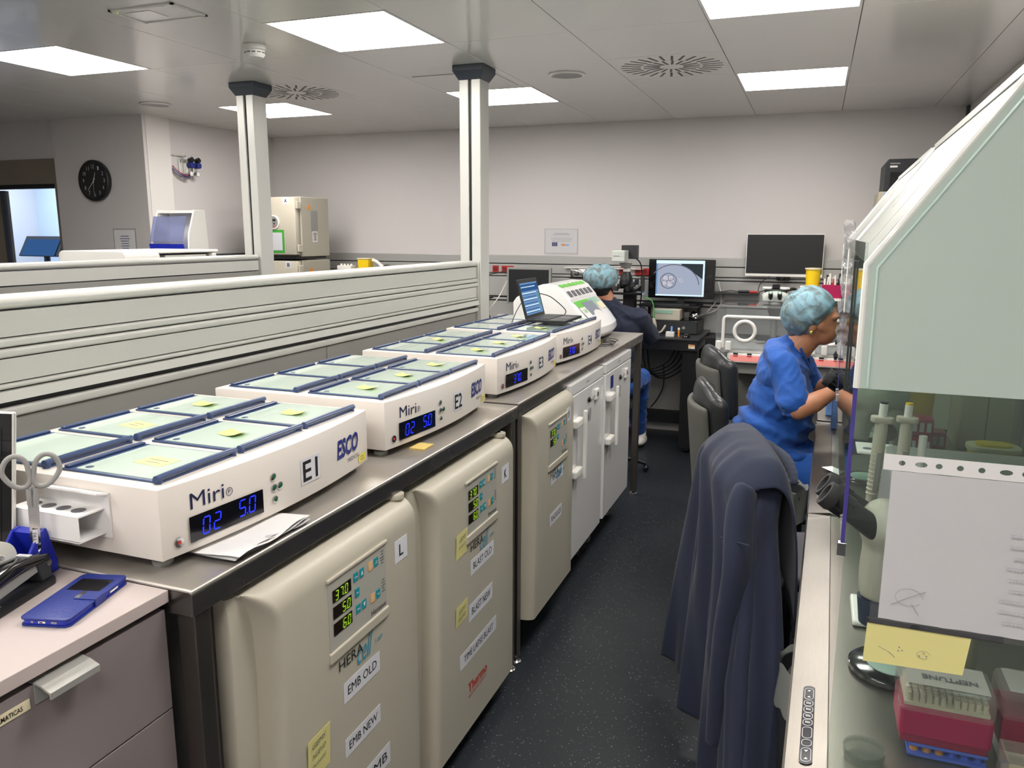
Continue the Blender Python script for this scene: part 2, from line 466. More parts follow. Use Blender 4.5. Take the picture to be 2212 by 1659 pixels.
def organic(parts, name, m, parent=None, voxel=0.012, smooth=6, fn=None, dec=None):
    """one continuous skin over overlapping rounded pieces"""
    g = G()
    for p in parts:
        if p[0] == 'c':
            _, a, ra, b, rb = p
            g.cyl(a, b, ra, rb, 18); g.sph(a, ra, 18, 10); g.sph(b, rb, 18, 10)
        elif p[0] == 'e':
            rot = None
            if len(p) > 3: rot = Matrix.Rotation(p[3][1], 3, 'Y') @ Matrix.Rotation(p[3][0], 3, 'X') if len(p[3]) == 2 else (Matrix.Rotation(p[3][2], 3, 'Z') @ Matrix.Rotation(p[3][1], 3, 'Y') @ Matrix.Rotation(p[3][0], 3, 'X'))
            g.sph(p[1], p[2], 22, 14, rot)
        elif p[0] == 'b': g.box(p[1], p[2])
        elif p[0] == 't': g.tube(p[1], 0, 14, rad=p[2], flat=p[3] if len(p) > 3 else 1.0, sub=4, up=p[4] if len(p) > 4 else None)
    bmesh.ops.recalc_face_normals(g.b, faces=g.b.faces)
    me = bpy.data.meshes.new('x'); g.b.to_mesh(me); g.b.free()
    o = bpy.data.objects.new('x', me); COL.objects.link(o)
    md = o.modifiers.new('r', 'REMESH'); md.mode = 'VOXEL'; md.voxel_size = voxel
    if smooth:
        ms = o.modifiers.new('s', 'SMOOTH'); ms.iterations = smooth; ms.factor = 0.5
    dg = bpy.context.evaluated_depsgraph_get(); e = o.evaluated_get(dg); me2 = bpy.data.meshes.new_from_object(e)
    bpy.data.objects.remove(o); bpy.data.meshes.remove(me)
    if fn:
        nn = [v.normal.copy() for v in me2.vertices]
        for v, n_ in zip(me2.vertices, nn): v.co = fn(v.co.copy(), n_)
    me2.transform(wm(parent).inverted())
    for p in me2.polygons: p.use_smooth = True
    me2.name = name; me2.materials.clear(); me2.materials.append(MATS[m])
    ob = bpy.data.objects.new(name, me2); COL.objects.link(ob)
    if parent: ob.parent = parent; WM[ob.name] = wm(parent)
    return ob
X = V((1, 0, 0)); Y = V((0, 1, 0)); Z = V((0, 0, 1))

# ================================================================ STRUCTURE
ZC = 2.495
def sbox(name, a, c, m, bev=0.0, parent=None):
    o = G().box(a, c, bev).done(name, m, parent)
    if not parent: o['kind'] = 'structure'
    return o
sbox('floor', (-7.3, -2.5, -0.05), (2.15, 7.0, 0.0), 'vinyl_floor')
sbox('wall_back', (-3.8, 6.5, 0), (2.02, 6.62, 2.6), 'wall_paint')
sbox('wall_right', (2.02, -2.5, 0), (2.14, 6.62, 2.6), 'wall_paint')
sbox('wall_left', (-3.92, 5.17, 0), (-3.80, 6.5, 2.6), 'wall_paint')
sbox('wall_left_pillar', (-4.0, 4.93, 0), (-3.77, 5.17, 2.6), 'wall_white')
sbox('wall_clock_side', (-4.715, 4.90, 0), (-3.775, 4.93, 2.6), 'wall_paint')
sbox('wall_over_door', (-7.2, 4.95, 2.2), (-4.715, 5.05, 2.6), 'wall_paint')
sbox('wall_far_left', (-7.3, -2.5, 0), (-7.2, 7.0, 2.6), 'wall_paint')
sbox('wall_behind', (-7.2, -2.5, 0), (2.02, -2.4, 2.6), 'wall_paint')
sbox('wall_beside_door', (-7.2, 4.95, 0), (-6.0, 5.05, 2.2), 'wall_paint')
sbox('wall_inner_room', (-7.2, 6.7, 0), (-3.92, 6.8, 2.6), 'blue_wall')
sbox('trim_door_jamb', (-4.775, 4.93, 0), (-4.715, 5.06, 2.2), 'bronze')
sbox('trim_door_header', (-6.0, 4.93, 2.0), (-4.775, 5.0, 2.2), 'bronze')
sbox('trim_door_track', (-6.0, 4.94, 1.965), (-4.775, 5.0, 2.0), 'black_plastic')
d1 = tag(thing('door_1', 'grey sliding door leaf pushed open at the left of the doorway', 'door', (-5.2, 5.1, 0)), kind='structure')
del d1['category']
G().box((-5.99, 5.06, 0.0), (-5.53, 5.10, 1.96)).done('door_leaf', 'bronze', d1)
G().box((-5.56, 5.04, 0.0), (-5.51, 5.06, 1.96)).done('door_edge', 'dark_cap', d1)

# ceiling slab and its tiles
ceil = sbox('ceiling', (-7.2, -2.4, 2.52), (2.02, 6.7, 2.6), 'ceiling_gap')
LIGHTC = {-5, -2, 1}; LROW = [(-2.38+1.8*k, -1.78+1.8*k) for k in range(5)]
LROW = [(a, b) for a, b in LROW]   # ... (1.22,1.82) (3.02,3.62) (4.82,5.42)
def tile(x0, x1, y0, y1):
    G().box((x0+0.0015, y0+0.0015, ZC), (x1-0.0015, y1-0.0015, ZC+0.02), 0.0012, 1).done('ceiling_tile', 'ceiling_metal', ceil)
light_cells = []
for i in range(-12, 4):
    x0, x1 = 0.6*i, 0.6*(i+1)
    if i == 3: x1 = 2.02
    ybs = [-2.4, -1.78, 0.02, 1.82, 3.62, 5.42, 6.5]
    for a, b in zip(ybs[:-1], ybs[1:]):
        if i in LIGHTC:
            lr = [(p, q) for p, q in LROW if p >= a-0.05 and q <= b+0.05]
            if lr:
                p, q = lr[0]
                if p-a > 0.1: tile(x0, x1, a, p)
                light_cells.append((x0, x1, max(p, a), q)); continue
        if i in (0, -4) and abs(a-3.62) < 1e-3:
            tile(x0, x1, 3.62, 4.22); tile(x0, x1, 4.82, 5.42); continue
        tile(x0, x1, a, b)

n = 0
LDESC = {(-5, 3): 'square ceiling light panel at the far left, cut by the left edge of the photo', (-2, 3): 'largest square ceiling light panel above the near posts',
         (1, 3): 'square ceiling light panel cut by the top edge above the hood', (-5, 4): 'small square ceiling light panel behind the left post',
         (-2, 4): 'square ceiling light panel partly hidden by the right post', (1, 4): 'square ceiling light panel right of the swirl vent, nearest the back wall'}
for (x0, x1, y0, y1) in light_cells:
    i = round(x0/0.6); k = round((y0+2.38)/1.8)
    lb = LDESC.get((i, k), 'square ceiling light panel behind the camera')
    t = thing('ceiling_light', lb, 'light', ((x0+x1)/2, (y0+y1)/2, ZC), group='square ceiling light panels')
    g = G(); f = 0.014
    for a, c in (((x0+.002, y0+.002), (x1-.002, y0+f)), ((x0+.002, y1-f), (x1-.002, y1-.002)), ((x0+.002, y0+f), (x0+f, y1-f)), ((x1-f, y0+f), (x1-.002, y1-f))):
        g.box((a[0], a[1], ZC-0.001), (c[0], c[1], ZC+0.018))
    g.done('light_frame', 'ceiling_metal', t)
    G().box((x0+f, y0+f, ZC+0.002), (x1-f, y1-f, ZC+0.008)).done('light_diffuser', 'lamp_panel', t)

def swirl(cx, cy, lb):
    t = thing('swirl_air_vent', lb, 'vent', (cx, cy, ZC), group='square swirl air vents in the ceiling')
    G().box((cx-.298, cy-.298, ZC), (cx+.298, cy+.298, ZC+.018), 0.001, 1).done('vent_plate', 'ceiling_metal', t)
    for nring, r0, r1 in ((28, .165, .27), (18, .065, .15)):
        proto = None
        for k in range(nring):
            a = 2*PI*k/nring + (0.1 if r0 < .1 else 0)
            if proto is None:
                g = G(); g.box((r0, -.0065, -.0008), (r1, .0065, 0.001)); g.b.transform(Matrix.Rotation(0.62, 4, 'Z'))
                o = g.done('vent_slot', 'black_plastic', None); o.parent = t; proto = o
            else:
                o = proto.copy(); COL.objects.link(o)
            o.rotation_euler = (0, 0, a); o.location = (0, 0, 0)
swirl(0.3, 4.52, 'swirl air vent between the right post and the ceiling light near the back wall')
swirl(-2.1, 4.52, 'swirl air vent just right of the left post top')
def speaker(cx, cy, lb):
    t = thing('ceiling_speaker', lb, 'speaker', (cx, cy, ZC), group='round ceiling speakers')
    G().lathe([(0.105, -0.001), (0.105, -0.006), (0.085, -0.009), (0.083, -0.001)], (cx, cy, ZC), 36, close=True).done('rim', 'ceiling_metal', t, True)
    G().cyl((cx, cy, ZC-.006), (cx, cy, ZC-.001), 0.083, seg=36).done('grille', 'castor_grey', t)
speaker(-0.29, 4.53, 'round grey ceiling speaker between the swirl vent and the right post')
speaker(-3.31, 4.57, 'round grey ceiling speaker at the left, above the wall pillar')
t = thing('smoke_detector', 'white domed smoke detector on the ceiling above the left post', 'smoke detector', (-1.491, 3.341, ZC))
G().lathe([(0.0, -0.001), (0.052, -0.001), (0.052, -0.022), (0.046, -0.026), (0.0, -0.026)], (-1.491, 3.341, ZC), 32).done('base', 'white_plastic', t, True)
G().lathe([(0.0, -0.026), (0.045, -0.027), (0.047, -0.045), (0.036, -0.058), (0.0, -0.062)], (-1.491, 3.341, ZC), 32).done('sensor_dome', 'white_plastic', t, True)
for k in range(12):
    a = 2*PI*k/12; c, s_ = math.cos(a), math.sin(a)
    G().obox((-1.491+c*.0462-s_*-.008, 3.341+s_*.0462+c*-.008, ZC-.040), (-s_, c, 0), (0, 0, 1), .016, .004, .0015).done('slot', 'black_plastic', t)
t = thing('emergency_light', 'flush emergency light fitting with clear cover on the ceiling, top left', 'light', (-1.495, 2.74, ZC))
g = G(); x0, x1, y0, y1 = -1.66, -1.33, 2.64, 2.84
for a, c in (((x0, y0), (x1, y0+.012)), ((x0, y1-.012), (x1, y1)), ((x0, y0), (x0+.012, y1)), ((x1-.012, y0), (x1, y1))): g.box((*a, ZC-.006), (*c, ZC-.0005))
g.done('rim', 'white_plastic', t)
G().box((x0+.014, y0+.014, ZC-.003), (x1-.014, y1-.014, ZC-.0008)).done('cover', 'ceiling_metal', t)
G().box((x0+.04, y0+.05, ZC-.005), (x0+.17, y1-.05, ZC-.0035)).done('lamp_strip', 'white_gloss', t)
G().sph((x0+.02, y0+.03, ZC-.004), .0035, 10, 6).done('status_light', 'led_green', t)
t = thing('ceiling_access_panel', 'flush square access panel in the ceiling behind the right post', 'access panel', (-0.87, 4.5, ZC))
G().box((-1.15, 4.30, ZC-.004), (-.66, 4.74, ZC-.0005), .001, 1).done('panel', 'ceiling_metal', t)

# back wall service trunking
for k, (z0, z1, d) in enumerate([(1.362, 1.43, .05), (1.282, 1.354, .065), (1.256, 1.276, .055), (1.082, 1.248, .06), (1.05, 1.068, .075), (.84, 1.04, .06)]):
    o = sbox('trim_%d' % (k+1), (-3.75, 6.5-d, z0), (2.02, 6.5, z1), 'wall_trunking', 0.003)
sbox('trim_7', (-3.8, 5.17, 1.37), (-3.75, 6.5, 1.43), 'dark_cap')
sbox('trim_8', (-3.7, 6.47, .84), (2.02, 6.498, 1.36), 'dark_cap')
sbox('trim_9', (2.0, 6.46, 0), (2.02, 6.5, 2.49), 'dark_cap')

# ---------------------------------------------------------------- partitions and posts
def post(cx, cy, lb):
    t = thing('ceiling_post', lb, 'post', (cx, cy, 0), group='aluminium floor to ceiling posts')
    h = .062
    g = G()
    for a, b in ((-h, -.008), (.008, h)): g.box((cx+a, cy-h, 0), (cx+b, cy+h, ZC-.06), .004)
    g.done('profile', 'trunking', t)
    G().box((cx-.008, cy-h+.012, 0), (cx+.008, cy+h-.012, ZC-.06)).done('slot', 'black_plastic', t)
    a, b = .064, .09
    g = G(); z0, z1 = ZC-.075, ZC-.03
    vs = [(cx-a, cy-a, z0), (cx+a, cy-a, z0), (cx+a, cy+a, z0), (cx-a, cy+a, z0), (cx-b, cy-b, z1), (cx+b, cy-b, z1), (cx+b, cy+b, z1), (cx-b, cy+b, z1)]
    g._new(vs, [(3, 2, 1, 0), (4, 5, 6, 7), (0, 1, 5, 4), (1, 2, 6, 5), (2, 3, 7, 6), (3, 0, 4, 7)])
    g.box((cx-b, cy-b, z1), (cx+b, cy+b, ZC-.001))
    g.done('cap', 'dark_cap', t, bev=.003)
post(-.705, 4.17, 'tall aluminium post with black slot and dark cap, nearer the room centre')
post(-2.18, 4.17, 'tall aluminium post with dark cap at the left, in front of the labelled incubators')

def profile_bar(name, pts, y0, y1, m, parent, sm=True):
    return G().prism(pts, 'y', y0, y1).done(name, m, parent, smooth=sm, ang=50)
def rnd(x0, x1, z0, z1, r, n=4):
    """rounded rectangle profile"""
    out = []
    for cx, cz, a0 in ((x1-r, z1-r, 0), (x0+r, z1-r, 90), (x0+r, z0+r, 180), (x1-r, z0+r, 270)):
        for k in range(n+1):
            a = math.radians(a0+90*k/n); out.append((cx+math.cos(a)*r, cz+math.sin(a)*r))
    return out
def partition(xf, y0, y1, ztop, lb, low=True):
    t = thing('partition_screen', lb, 'partition', (xf-.05, (y0+y1)/2, 0))
    zt = ztop
    profile_bar('top_rail', rnd(xf-.10, xf, zt-.030, zt, .014), y0, y1, 'trunking', t)
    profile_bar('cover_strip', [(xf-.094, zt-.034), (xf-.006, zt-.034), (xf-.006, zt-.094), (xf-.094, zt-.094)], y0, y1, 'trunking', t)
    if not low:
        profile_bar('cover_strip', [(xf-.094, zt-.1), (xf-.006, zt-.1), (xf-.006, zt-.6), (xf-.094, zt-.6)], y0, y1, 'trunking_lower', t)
        return t
    profile_bar('rail', rnd(xf-.10, xf, zt-.118, zt-.097, .007), y0, y1, 'trunking', t)
    profile_bar('rail', rnd(xf-.10, xf+.004, zt-.142, zt-.121, .007), y0, y1, 'trunking', t)
    profile_bar('cover_strip', [(xf-.094, zt-.145), (xf-.004, zt-.145), (xf-.004, zt-.200), (xf-.094, zt-.200)], y0, y1, 'trunking', t)
    profile_bar('rail', rnd(xf-.10, xf, zt-.216, zt-.203, .006), y0, y1, 'trunking', t)
    profile_bar('ledge', [(xf-.10, zt-.219), (xf+.006, zt-.219), (xf+.012, zt-.243), (xf-.10, zt-.243)], y0, y1, 'trunking', t)
    profile_bar('black_slot', [(xf-.09, zt-.244), (xf-.012, zt-.244), (xf-.012, zt-.258), (xf-.09, zt-.258)], y0, y1, 'black_plastic', t)  # black slot strip set back under the ledge
    profile_bar('rail', rnd(xf-.10, xf+.004, zt-.283, zt-.259, .006), y0, y1, 'trunking', t)
    ys = [y0, 0.55, 2.62, y1]
    for a, b in zip(ys[:-1], ys[1:]):
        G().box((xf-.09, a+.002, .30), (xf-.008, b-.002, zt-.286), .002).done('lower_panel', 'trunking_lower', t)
    G().box((xf-.104, y1, .30), (xf+.008, y1+.006, zt-.004), .003).done('end_cap', 'trunking', t)
    for yy in (y0+.3, 1.6, y1-.1):
        G().box((xf-.085, yy-.03, 0), (xf-.015, yy+.03, .30)).done('foot', 'trunking_lower', t)
    return t
partition(-.66, -1.0, 4.10, 1.462, 'low grey aluminium partition screen behind the white incubators')
partition(-2.13, -1.0, 4.10, 1.477, 'second low aluminium partition screen, further left, ending at the left post', low=False)
sb = [o for o in bpy.data.objects if o.name.startswith('partition_screen')][-1]
for yy in (0, 2.0, 3.9): G().box((-2.215, yy-.03, 0), (-2.145, yy+.03, .88)).done('foot', 'trunking_lower', sb)

# ================================================================ STEEL BENCHES
BX = .1424
def bench(y0, y1, zt, lb, legs):
    t = thing('steel_bench', lb, 'bench', (-.25, (y0+y1)/2, 0))
    G().box((-.62, y0, zt-.010), (BX+.0006, y1, zt), .0042, 3).done('worktop', 'bench_steel', t)
    g = G()
    g.box((BX-.003, y0, zt-.048), (BX, y1, zt-.0095)); g.box((-.62, y0, zt-.048), (BX-.003, y0+.003, zt-.004)); g.box((-.62, y1-.003, zt-.048), (BX-.003, y1, zt-.004)); g.box((-.62, y0+.003, zt-.048), (-.617, y1-.003, zt-.004))
    g.done('apron', 'apron_steel', t, bev=.001)
    for lx, ly in legs:
        l = G().box((lx, ly, .02), (lx+.038, ly+.038, zt-.005), .002).done('leg', 'steel_leg', t)
        G().lathe([(0, 0), (.026, 0), (.028, .006), (.012, .014), (.008, .022), (0, .022)], (lx+.019, ly+.019, 0), 20).done('foot', 'chrome', l, True)
    g = G(); g.box((-.60, y0+.01, .20), (-.57, y1-.01, .23)); g.done('rear_rail', 'steel_leg', t)
    return t
bench(.985, 2.585, 1.0115, 'nearer stainless steel bench carrying incubators E1 and E2', [(.100, .992), (.100, 2.535), (-.61, .992), (-.61, 2.54)])
bench(2.592, 4.79, 1.018, 'farther stainless steel bench carrying incubators E3 and E4', [(.100, 2.600), (.100, 4.745), (-.61, 2.60), (-.61, 4.745)])

# ================================================================ BENCHTOP SIX-LID INCUBATORS (E1-E4)
SAG = .030; WU = .70; HU0 = .0215; HU1 = .155
def sag(y): return SAG*(1-((y-WU/2)/(WU/2))**2)
def miri(num, loc, rz, lb, disp, notes, z0off=0):
    t = thing('benchtop_incubator', lb, 'incubator', (0, 0, 0), group='white six-lid benchtop incubators on the steel bench')
    z0, z1 = HU0-z0off, HU1-z0off
    n = 16
    prof = [(sag(WU*k/n), WU*k/n) for k in range(n+1)] + [(-.56, WU), (-.56, 0)]
    G().prism(prof, 'z', z0, z1).done('housing', 'white_enamel', t, smooth=True, ang=30, bev=.0025)
    for fx, fy in ((-.035, .035), (-.035, WU-.035), (-.52, .035), (-.52, WU-.035)):
        G().lathe([(0, 0), (.017, 0), (.019, .004), (.019, .011), (.008, .014), (.008, z0), (0, z0)], (fx, fy, 0), 18).done('foot', 'castor_grey', t, True)
    def F(y, z, e=0.0):
        e2 = 1e-3; tn = V((sag(y+e2)-sag(y-e2), 2*e2, 0)).normalized(); nn = tn.cross(Z)
        return V((sag(y), y, z))+nn*(.0005+e), tn
    # lids
    for r, (xa, xb) in enumerate(((-.262, -.022), (-.535, -.295))):
        for c in range(3):
            ya = .030+c*.222; yb = ya+.196
            l = G().box((xa, ya, z1), (xb, yb, z1+.0045), .0015).done('lid', 'navy', t)
            G().box((xa+.030, ya+.007, z1+.0042), (xb-.012, yb-.007, z1+.0056)).done('lid_glass', 'lid_glass', l)
            G().box((xa+.002, ya+.004, z1+.0045), (xa+.016, yb-.004, z1+.0095), .003).done('hinge_bar', 'navy', l)
            G().tube([(xb-.004, ya-.002, z1+.001), (xb-.003, ya+.000, z1+.008), (xb-.003, ya+.008, z1+.0115), (xb-.003, yb-.008, z1+.0115), (xb-.003, yb, z1+.008), (xb-.004, yb+.002, z1+.001)], .0074, 10, sub=4, flat=.8).done('lid_handle', 'navy', l, True)
            G().cyl((xa+.048, ya+.022, z1+.0056), (xa+.048, ya+.022, z1+.0060), .0075, seg=18).done('lid_emblem', 'navy', l)
    # sticky notes on the lids: (row, col, kind)
    for r, c, kd in notes:
        xa = (-.262, -.535)[r]; ya = .030+c*.222; rr = random.uniform(-.25, .25)
        cx, cy = xa+.135, ya+.10
        if kd == 'y':
            s_ = card('sticky_note', V((cx-.036, cy-.025, z1+.0058)), (math.cos(rr), math.sin(rr), 0), (-math.sin(rr), math.cos(rr), 0), .075, .05, 'postit', t, .0004)
            textlines(2, V((cx-.026, cy-.016, z1+.0062)), (math.cos(rr), math.sin(rr), 0), (-math.sin(rr), math.cos(rr), 0), .055, .03, 'pencil', s_, seed=r*3+c, fill=.2)
        else:
            def fl(u, v_, cx=cx, cy=cy, rr=rr):
                x = (u-.5)*.055; y = (v_-.5)*.042; z = .0012+.014*max(0, abs(u-.42)-.12)**1.2*(1+.3*v_)
                return (cx+x*math.cos(rr)-y*math.sin(rr), cy+x*math.sin(rr)+y*math.cos(rr), z1+.0060+z)
            G().grid(fl, 8, 3).done('sticky_note', 'postit_green', t, True)
    # front face
    zb = -z0off
    p, tn = F(.150, .062+zb); w_ = .186
    d = card('display_window', p-tn*(w_/2)-Z*.024, tn, Z, w_, .049, 'display_black', t, .0012)
    nn = tn.cross(Z)
    if len(disp) == 3: digits(disp[2], p+tn*(-.03)-Z*.014+nn*.0008, tn, Z, .028, 'led_blue', d, .82)
    else:
        digits(disp[0], p-tn*(w_/2-.028)-Z*.016+nn*.0008, tn, Z, .031, 'led_blue', d, .85, name='channel_digits')
        digits(disp[1], p+tn*.026-Z*.012+nn*.0008, tn, Z, .031, 'led_blue', d, .85)
    a, tn2 = F(.064, .100+zb); text('Miri', a, tn2, Z, .078, .030, 'ink_miri', t, 'brand_lettering')
    a, tn2 = F(.156, .108+zb)
    G().ring(a, tn2.cross(Z), .0072, .0082, .0004, 28).done('circled_mark', 'ink_miri', t)
    text('P' if num == 1 else 'R', a-tn2*.003-Z*.004, tn2, Z, .006, .008, 'ink_miri', t, 'mark_lettering')
    a, tn2 = F(.034, .048+zb); nn2 = tn2.cross(Z)
    pb = G().cyl(a, a+nn2*.003, .0095, seg=24).done('alarm_button', 'chrome', t, True)
    G().cyl(a+nn2*.003, a+nn2*.0036, .0036, seg=16).done('button_mark', 'ink_red', pb)
    for by_, bz_ in ((.278, .103), (.279, .079), (.281, .053), (.298, .079)):
        a, tn2 = F(by_, bz_+zb); nn2 = tn2.cross(Z)
        b_ = G().lathe([(0, 0), (.0078, 0), (.0078, .0025), (.0062, .0035), (0, .0035)], (0, 0, 0), 18)
        b_.b.transform(Matrix.Translation(a) @ nn2.to_track_quat('Z', 'Y').to_matrix().to_4x4())
        bo = b_.done('key_button', 'chrome', t, True)
        G().cyl(a+nn2*.0035, a+nn2*.004, .0045, seg=12).done('key_face', 'led_teal', bo)
    a, tn2 = F(.375, .058+zb, .0004)
    pl = card('number_label', a-tn2*.003-Z*.004, tn2, Z, .072, .058, 'label_paper', t, .0003)
    text('E%d' % num, a+tn2*.004+Z*.002, tn2, Z, .056, .046, 'ink_black', pl, bold=.012, thick=.0010)
    a, tn2 = F(.525, .068+zb, .0003); text('ESCO', a, (tn2+Z*.02), (Z+tn2*.05), .108, .048, 'ink_navy', t, 'brand_lettering', shear=.12, bold=.035)
    a, tn2 = F(.578, .050+zb, .0003); text('MEDICAL', a, tn2, Z, .065, .010, 'ink_miri', t, 'brand_small_lettering')
    a, tn2 = F(.640, .030+zb, .0003)
    ys = card('yellow_sticker', a, tn2, Z, .042, .020, 'yellow_sticker', t, .0004)
    textlines(2, a+tn2*.004+Z*.003, tn2, Z, .034, .014, 'pencil', ys, seed=num)
    place(t, loc, rz)
    return t
e1 = miri(1, (.0461, 1.0235, 1.0115), 0, 'white six-lid benchtop incubator labelled E1, nearest on the bench', ('02', '5.0'), [(0, 0, 'y'), (0, 1, 'g'), (0, 2, 'g'), (1, 1, 'y'), (1, 2, 'g')])
e2 = miri(2, (.0461, 1.815, 1.0115), 0, 'white six-lid benchtop incubator labelled E2, second on the bench', ('02', '5.0'), [(0, 0, 'g'), (0, 1, 'g'), (0, 2, 'g')])
e3 = miri(3, (.0461, 2.627, 1.018), 0, 'white six-lid benchtop incubator labelled E3 with 37.0 on its display', ('', '', '37.0'), [(0, 0, 'g'), (0, 1, 'g'), (0, 2, 'g'), (1, 1, 'g')], .006)
e4 = miri(4, (.030, 3.392, 1.018), -.035, 'white six-lid benchtop incubator labelled E4 under the open laptop', ('10.2', '5.0', '37.0'), [(0, 0, 'g')], .006)
# clear acrylic tube holder on the left side of E1
g = G()
yy = 1.0235
t = thing('acrylic_tube_holder', 'small white acrylic tube holder fixed to the near side of incubator E1', 'holder', (-.16, 1.0, 1.08))
g.box((-.225, yy-.0035, 1.064), (-.065, yy-.0008, 1.149)); g.done('back_plate', 'paper', t)
g = G(); g.prism([(yy-.003, 1.146), (yy-.003, 1.149), (yy-.028, 1.156), (yy-.029, 1.153)], 'x', -.225, -.065); g.done('top_lip', 'paper', t)
g = G(); g.box((-.240, yy-.058, 1.118), (-.078, yy-.003, 1.121)); g.done('shelf', 'paper', t)
for k in range(4): G().cyl((-.215+k*.036, yy-.032, 1.1212), (-.215+k*.036, yy-.032, 1.1216), .0125, seg=18).done('tube_hole', 'grey_key', t)
g = G(); g.box((-.240, yy-.061, 1.074), (-.078, yy-.058, 1.121)); g.done('front_panel', 'paper', t)
g = G(); g.box((-.240, yy-.061, 1.072), (-.078, yy-.003, 1.075)); g.done('floor_plate', 'paper', t)

# ================================================================ UNDER-BENCH INCUBATORS (L, K, J)
def heracell(letter, y0, y1, z0, z1, lb, labels, notes, ndisp=3, thermo=False, py0=None, grp='beige under-bench incubators'):
    t = thing('under_bench_incubator', lb, 'incubator', (-.2, (y0+y1)/2, 0), group=grp)
    G().box((-.55, y0+.012, z0+.02), (.078, y1-.012, z1-.004), .006).done('cabinet_body', 'incubator_grey', t)
    G().box((.078, y0+.018, z0+.03), (.094, y1-.018, z1-.012)).done('door_gasket', 'rubber', t)
    xb, xf = .094, .180; w_ = y1-y0; h_ = z1-z0
    xs = xb+.034
    def edge(z):
        v_ = z1-z; return .026+.050*(1-math.exp(-v_/.055))-.030*(v_/h_)
    cols = [('e', 0), ('e', .06), ('e', .5), ('e', 1.0)]+[('r', k) for k in (.002, .005, .009, .014, .020, .028)]+[('w', k/6) for k in range(1, 7)]+[('z', k) for k in (.010, .006, .003, .001, 0)]
    def ycol(c, z):
        e = edge(z)
        if c[0] == 'e': return y0+e*c[1]
        if c[0] == 'r': return y0+e+c[1]
        if c[0] == 'w': return y0+e+.028+(w_-e-.028-.014)*c[1]
        return y1-c[1]
    def prof(y, z):
        e = edge(z); u = y-y0; v_ = z1-z
        a = min(1.0, max(0, u-e)/.024); a = math.sqrt(max(0, 1-(1-a)**2))
        tp = min(1.0, v_/.050); tp = math.sqrt(max(0, 1-(1-tp)**2))
        rr = min(1.0, max(0.0, y1-y)/.014); rr = math.sqrt(max(0, 1-(1-rr)**2))
        return xs - .006*max(0, 1-u/.005) + (xf-xs)*a*(.12+.88*tp)*(.35+.65*rr)
    zs = [z1, z1-.002, z1-.006, z1-.012, z1-.02, z1-.03, z1-.042, z1-.055, z1-.075, z1-.10] + [z1-.10-(h_-.10)*k/8 for k in range(1, 9)]
    g = G(); nu = len(cols)-1; nv = len(zs)-1
    def PT(i, z): y = ycol(cols[i], z); return (prof(y, z), y, z)
    g.grid(lambda a, b: PT(round(a*nu), zs[round(b*nv)]), nu, nv)
    # close the door slab
    g._new([(xb, y0, z1), (xb, y1, z1), (xb, y1, z0), (xb, y0, z0)], [(0, 1, 2, 3)])
    for seq in ([PT(i, z1) for i in range(nu+1)]+[(xb, y1, z1), (xb, y0, z1)], [PT(i, z0) for i in range(nu+1)]+[(xb, y1, z0), (xb, y0, z0)],
                [(prof(y0, z), y0, z) for z in zs]+[(xb, y0, z0), (xb, y0, z1)], [(prof(y1, z), y1, z) for z in zs]+[(xb, y1, z0), (xb, y1, z1)]):
        g._new(seq, [tuple(range(len(seq)))])
    door = g.done('door', 'ivory', t, smooth=True, ang=40)
    # control panel
    xp = xf+.0006; pz1 = .884; py1 = py0+.242
    pn = G().box((xp-.004, py0, .724), (xp+.0015, py1, pz1), .001).done('control_panel', 'panel_film', t)
    G().box((xp-.004, py0-.004, .699), (xp+.006, py1+.004, .724), .003).done('panel_sill', 'ivory', t)
    G().box((xp-.004, py0-.004, pz1), (xp+.005, py1+.004, pz1+.008), .002).done('panel_rim', 'ivory', t)
    xt = xp+.002
    ds = ['37.0', '5.0', '6.0'][:ndisp]
    for k, s_ in enumerate(ds):
        zz = .833-k*.038
        dw = card('display_window', (xt, py0+.014, zz), Y, Z, .072, .028, 'display_brown', t, .0008)
        digits(s_, (xt+.001, py0+.022+(0 if k == 0 else .026), zz+.004), Y, Z, .020, 'led_green', dw, .92)
    keys = [(.097, .845, 't'), (.122, .845, 't'), (.160, .845, 'o'), (.186, .845, 't'), (.101, .806, 't'), (.103, .766, 't'), (.128, .766, 't'), (.166, .764, 'o'), (.191, .764, 't')]
    for k, (dy, zz, c) in enumerate(keys):
        if ndisp == 2 and k in (5, 6): continue
        b_ = G().box((xt, py0+dy, zz), (xt+.0012, py0+dy+.018, zz+.021), .0005).done('key', 'teal_key' if c == 't' else 'orange_key', t)
        if k in (1, 6):
            q = 1 if k == 1 else -1; cy, cz = py0+dy+.009, zz+.0105
            G().poly([(xt+.0015, cy-.005, cz-.005*q), (xt+.0015, cy+.005, cz-.005*q), (xt+.0015, cy, cz+.006*q)], .0003, (1, 0, 0)).done('arrow_mark', 'label_paper', b_)
        else:
            textlines(2 if k == 3 else 1, (xt+.0012, py0+dy+.003, zz+.006), Y, Z, .012, .009, 'label_paper', b_, seed=k, fill=.3)
    for (dy, zz) in ((.214, .853), (.216, .781)):
        textlines(5, (xt, py0+dy, zz-.014), Y, Z, .018, .036, 'ink_grey', pn, seed=int(zz*1000), fill=.35)
    text('Heraeus', (xt, py0+.168, .730), Y, Z, .066, .014, 'ink_black', pn, 'panel_lettering')
    text('HERA', (xt-.001, py0+.030, .664), Y, Z, .098, .024, 'ink_black', t, 'maker_lettering')
    text('cell', (xt-.001, py0+.104, .640), Y, Z, .068, .056, 'ink_cyan', t, 'model_lettering', shear=.45)
    text('150', (xt-.001, py0+.182, .655), Y, Z, .034, .011, 'ink_cyan', t, 'size_lettering')
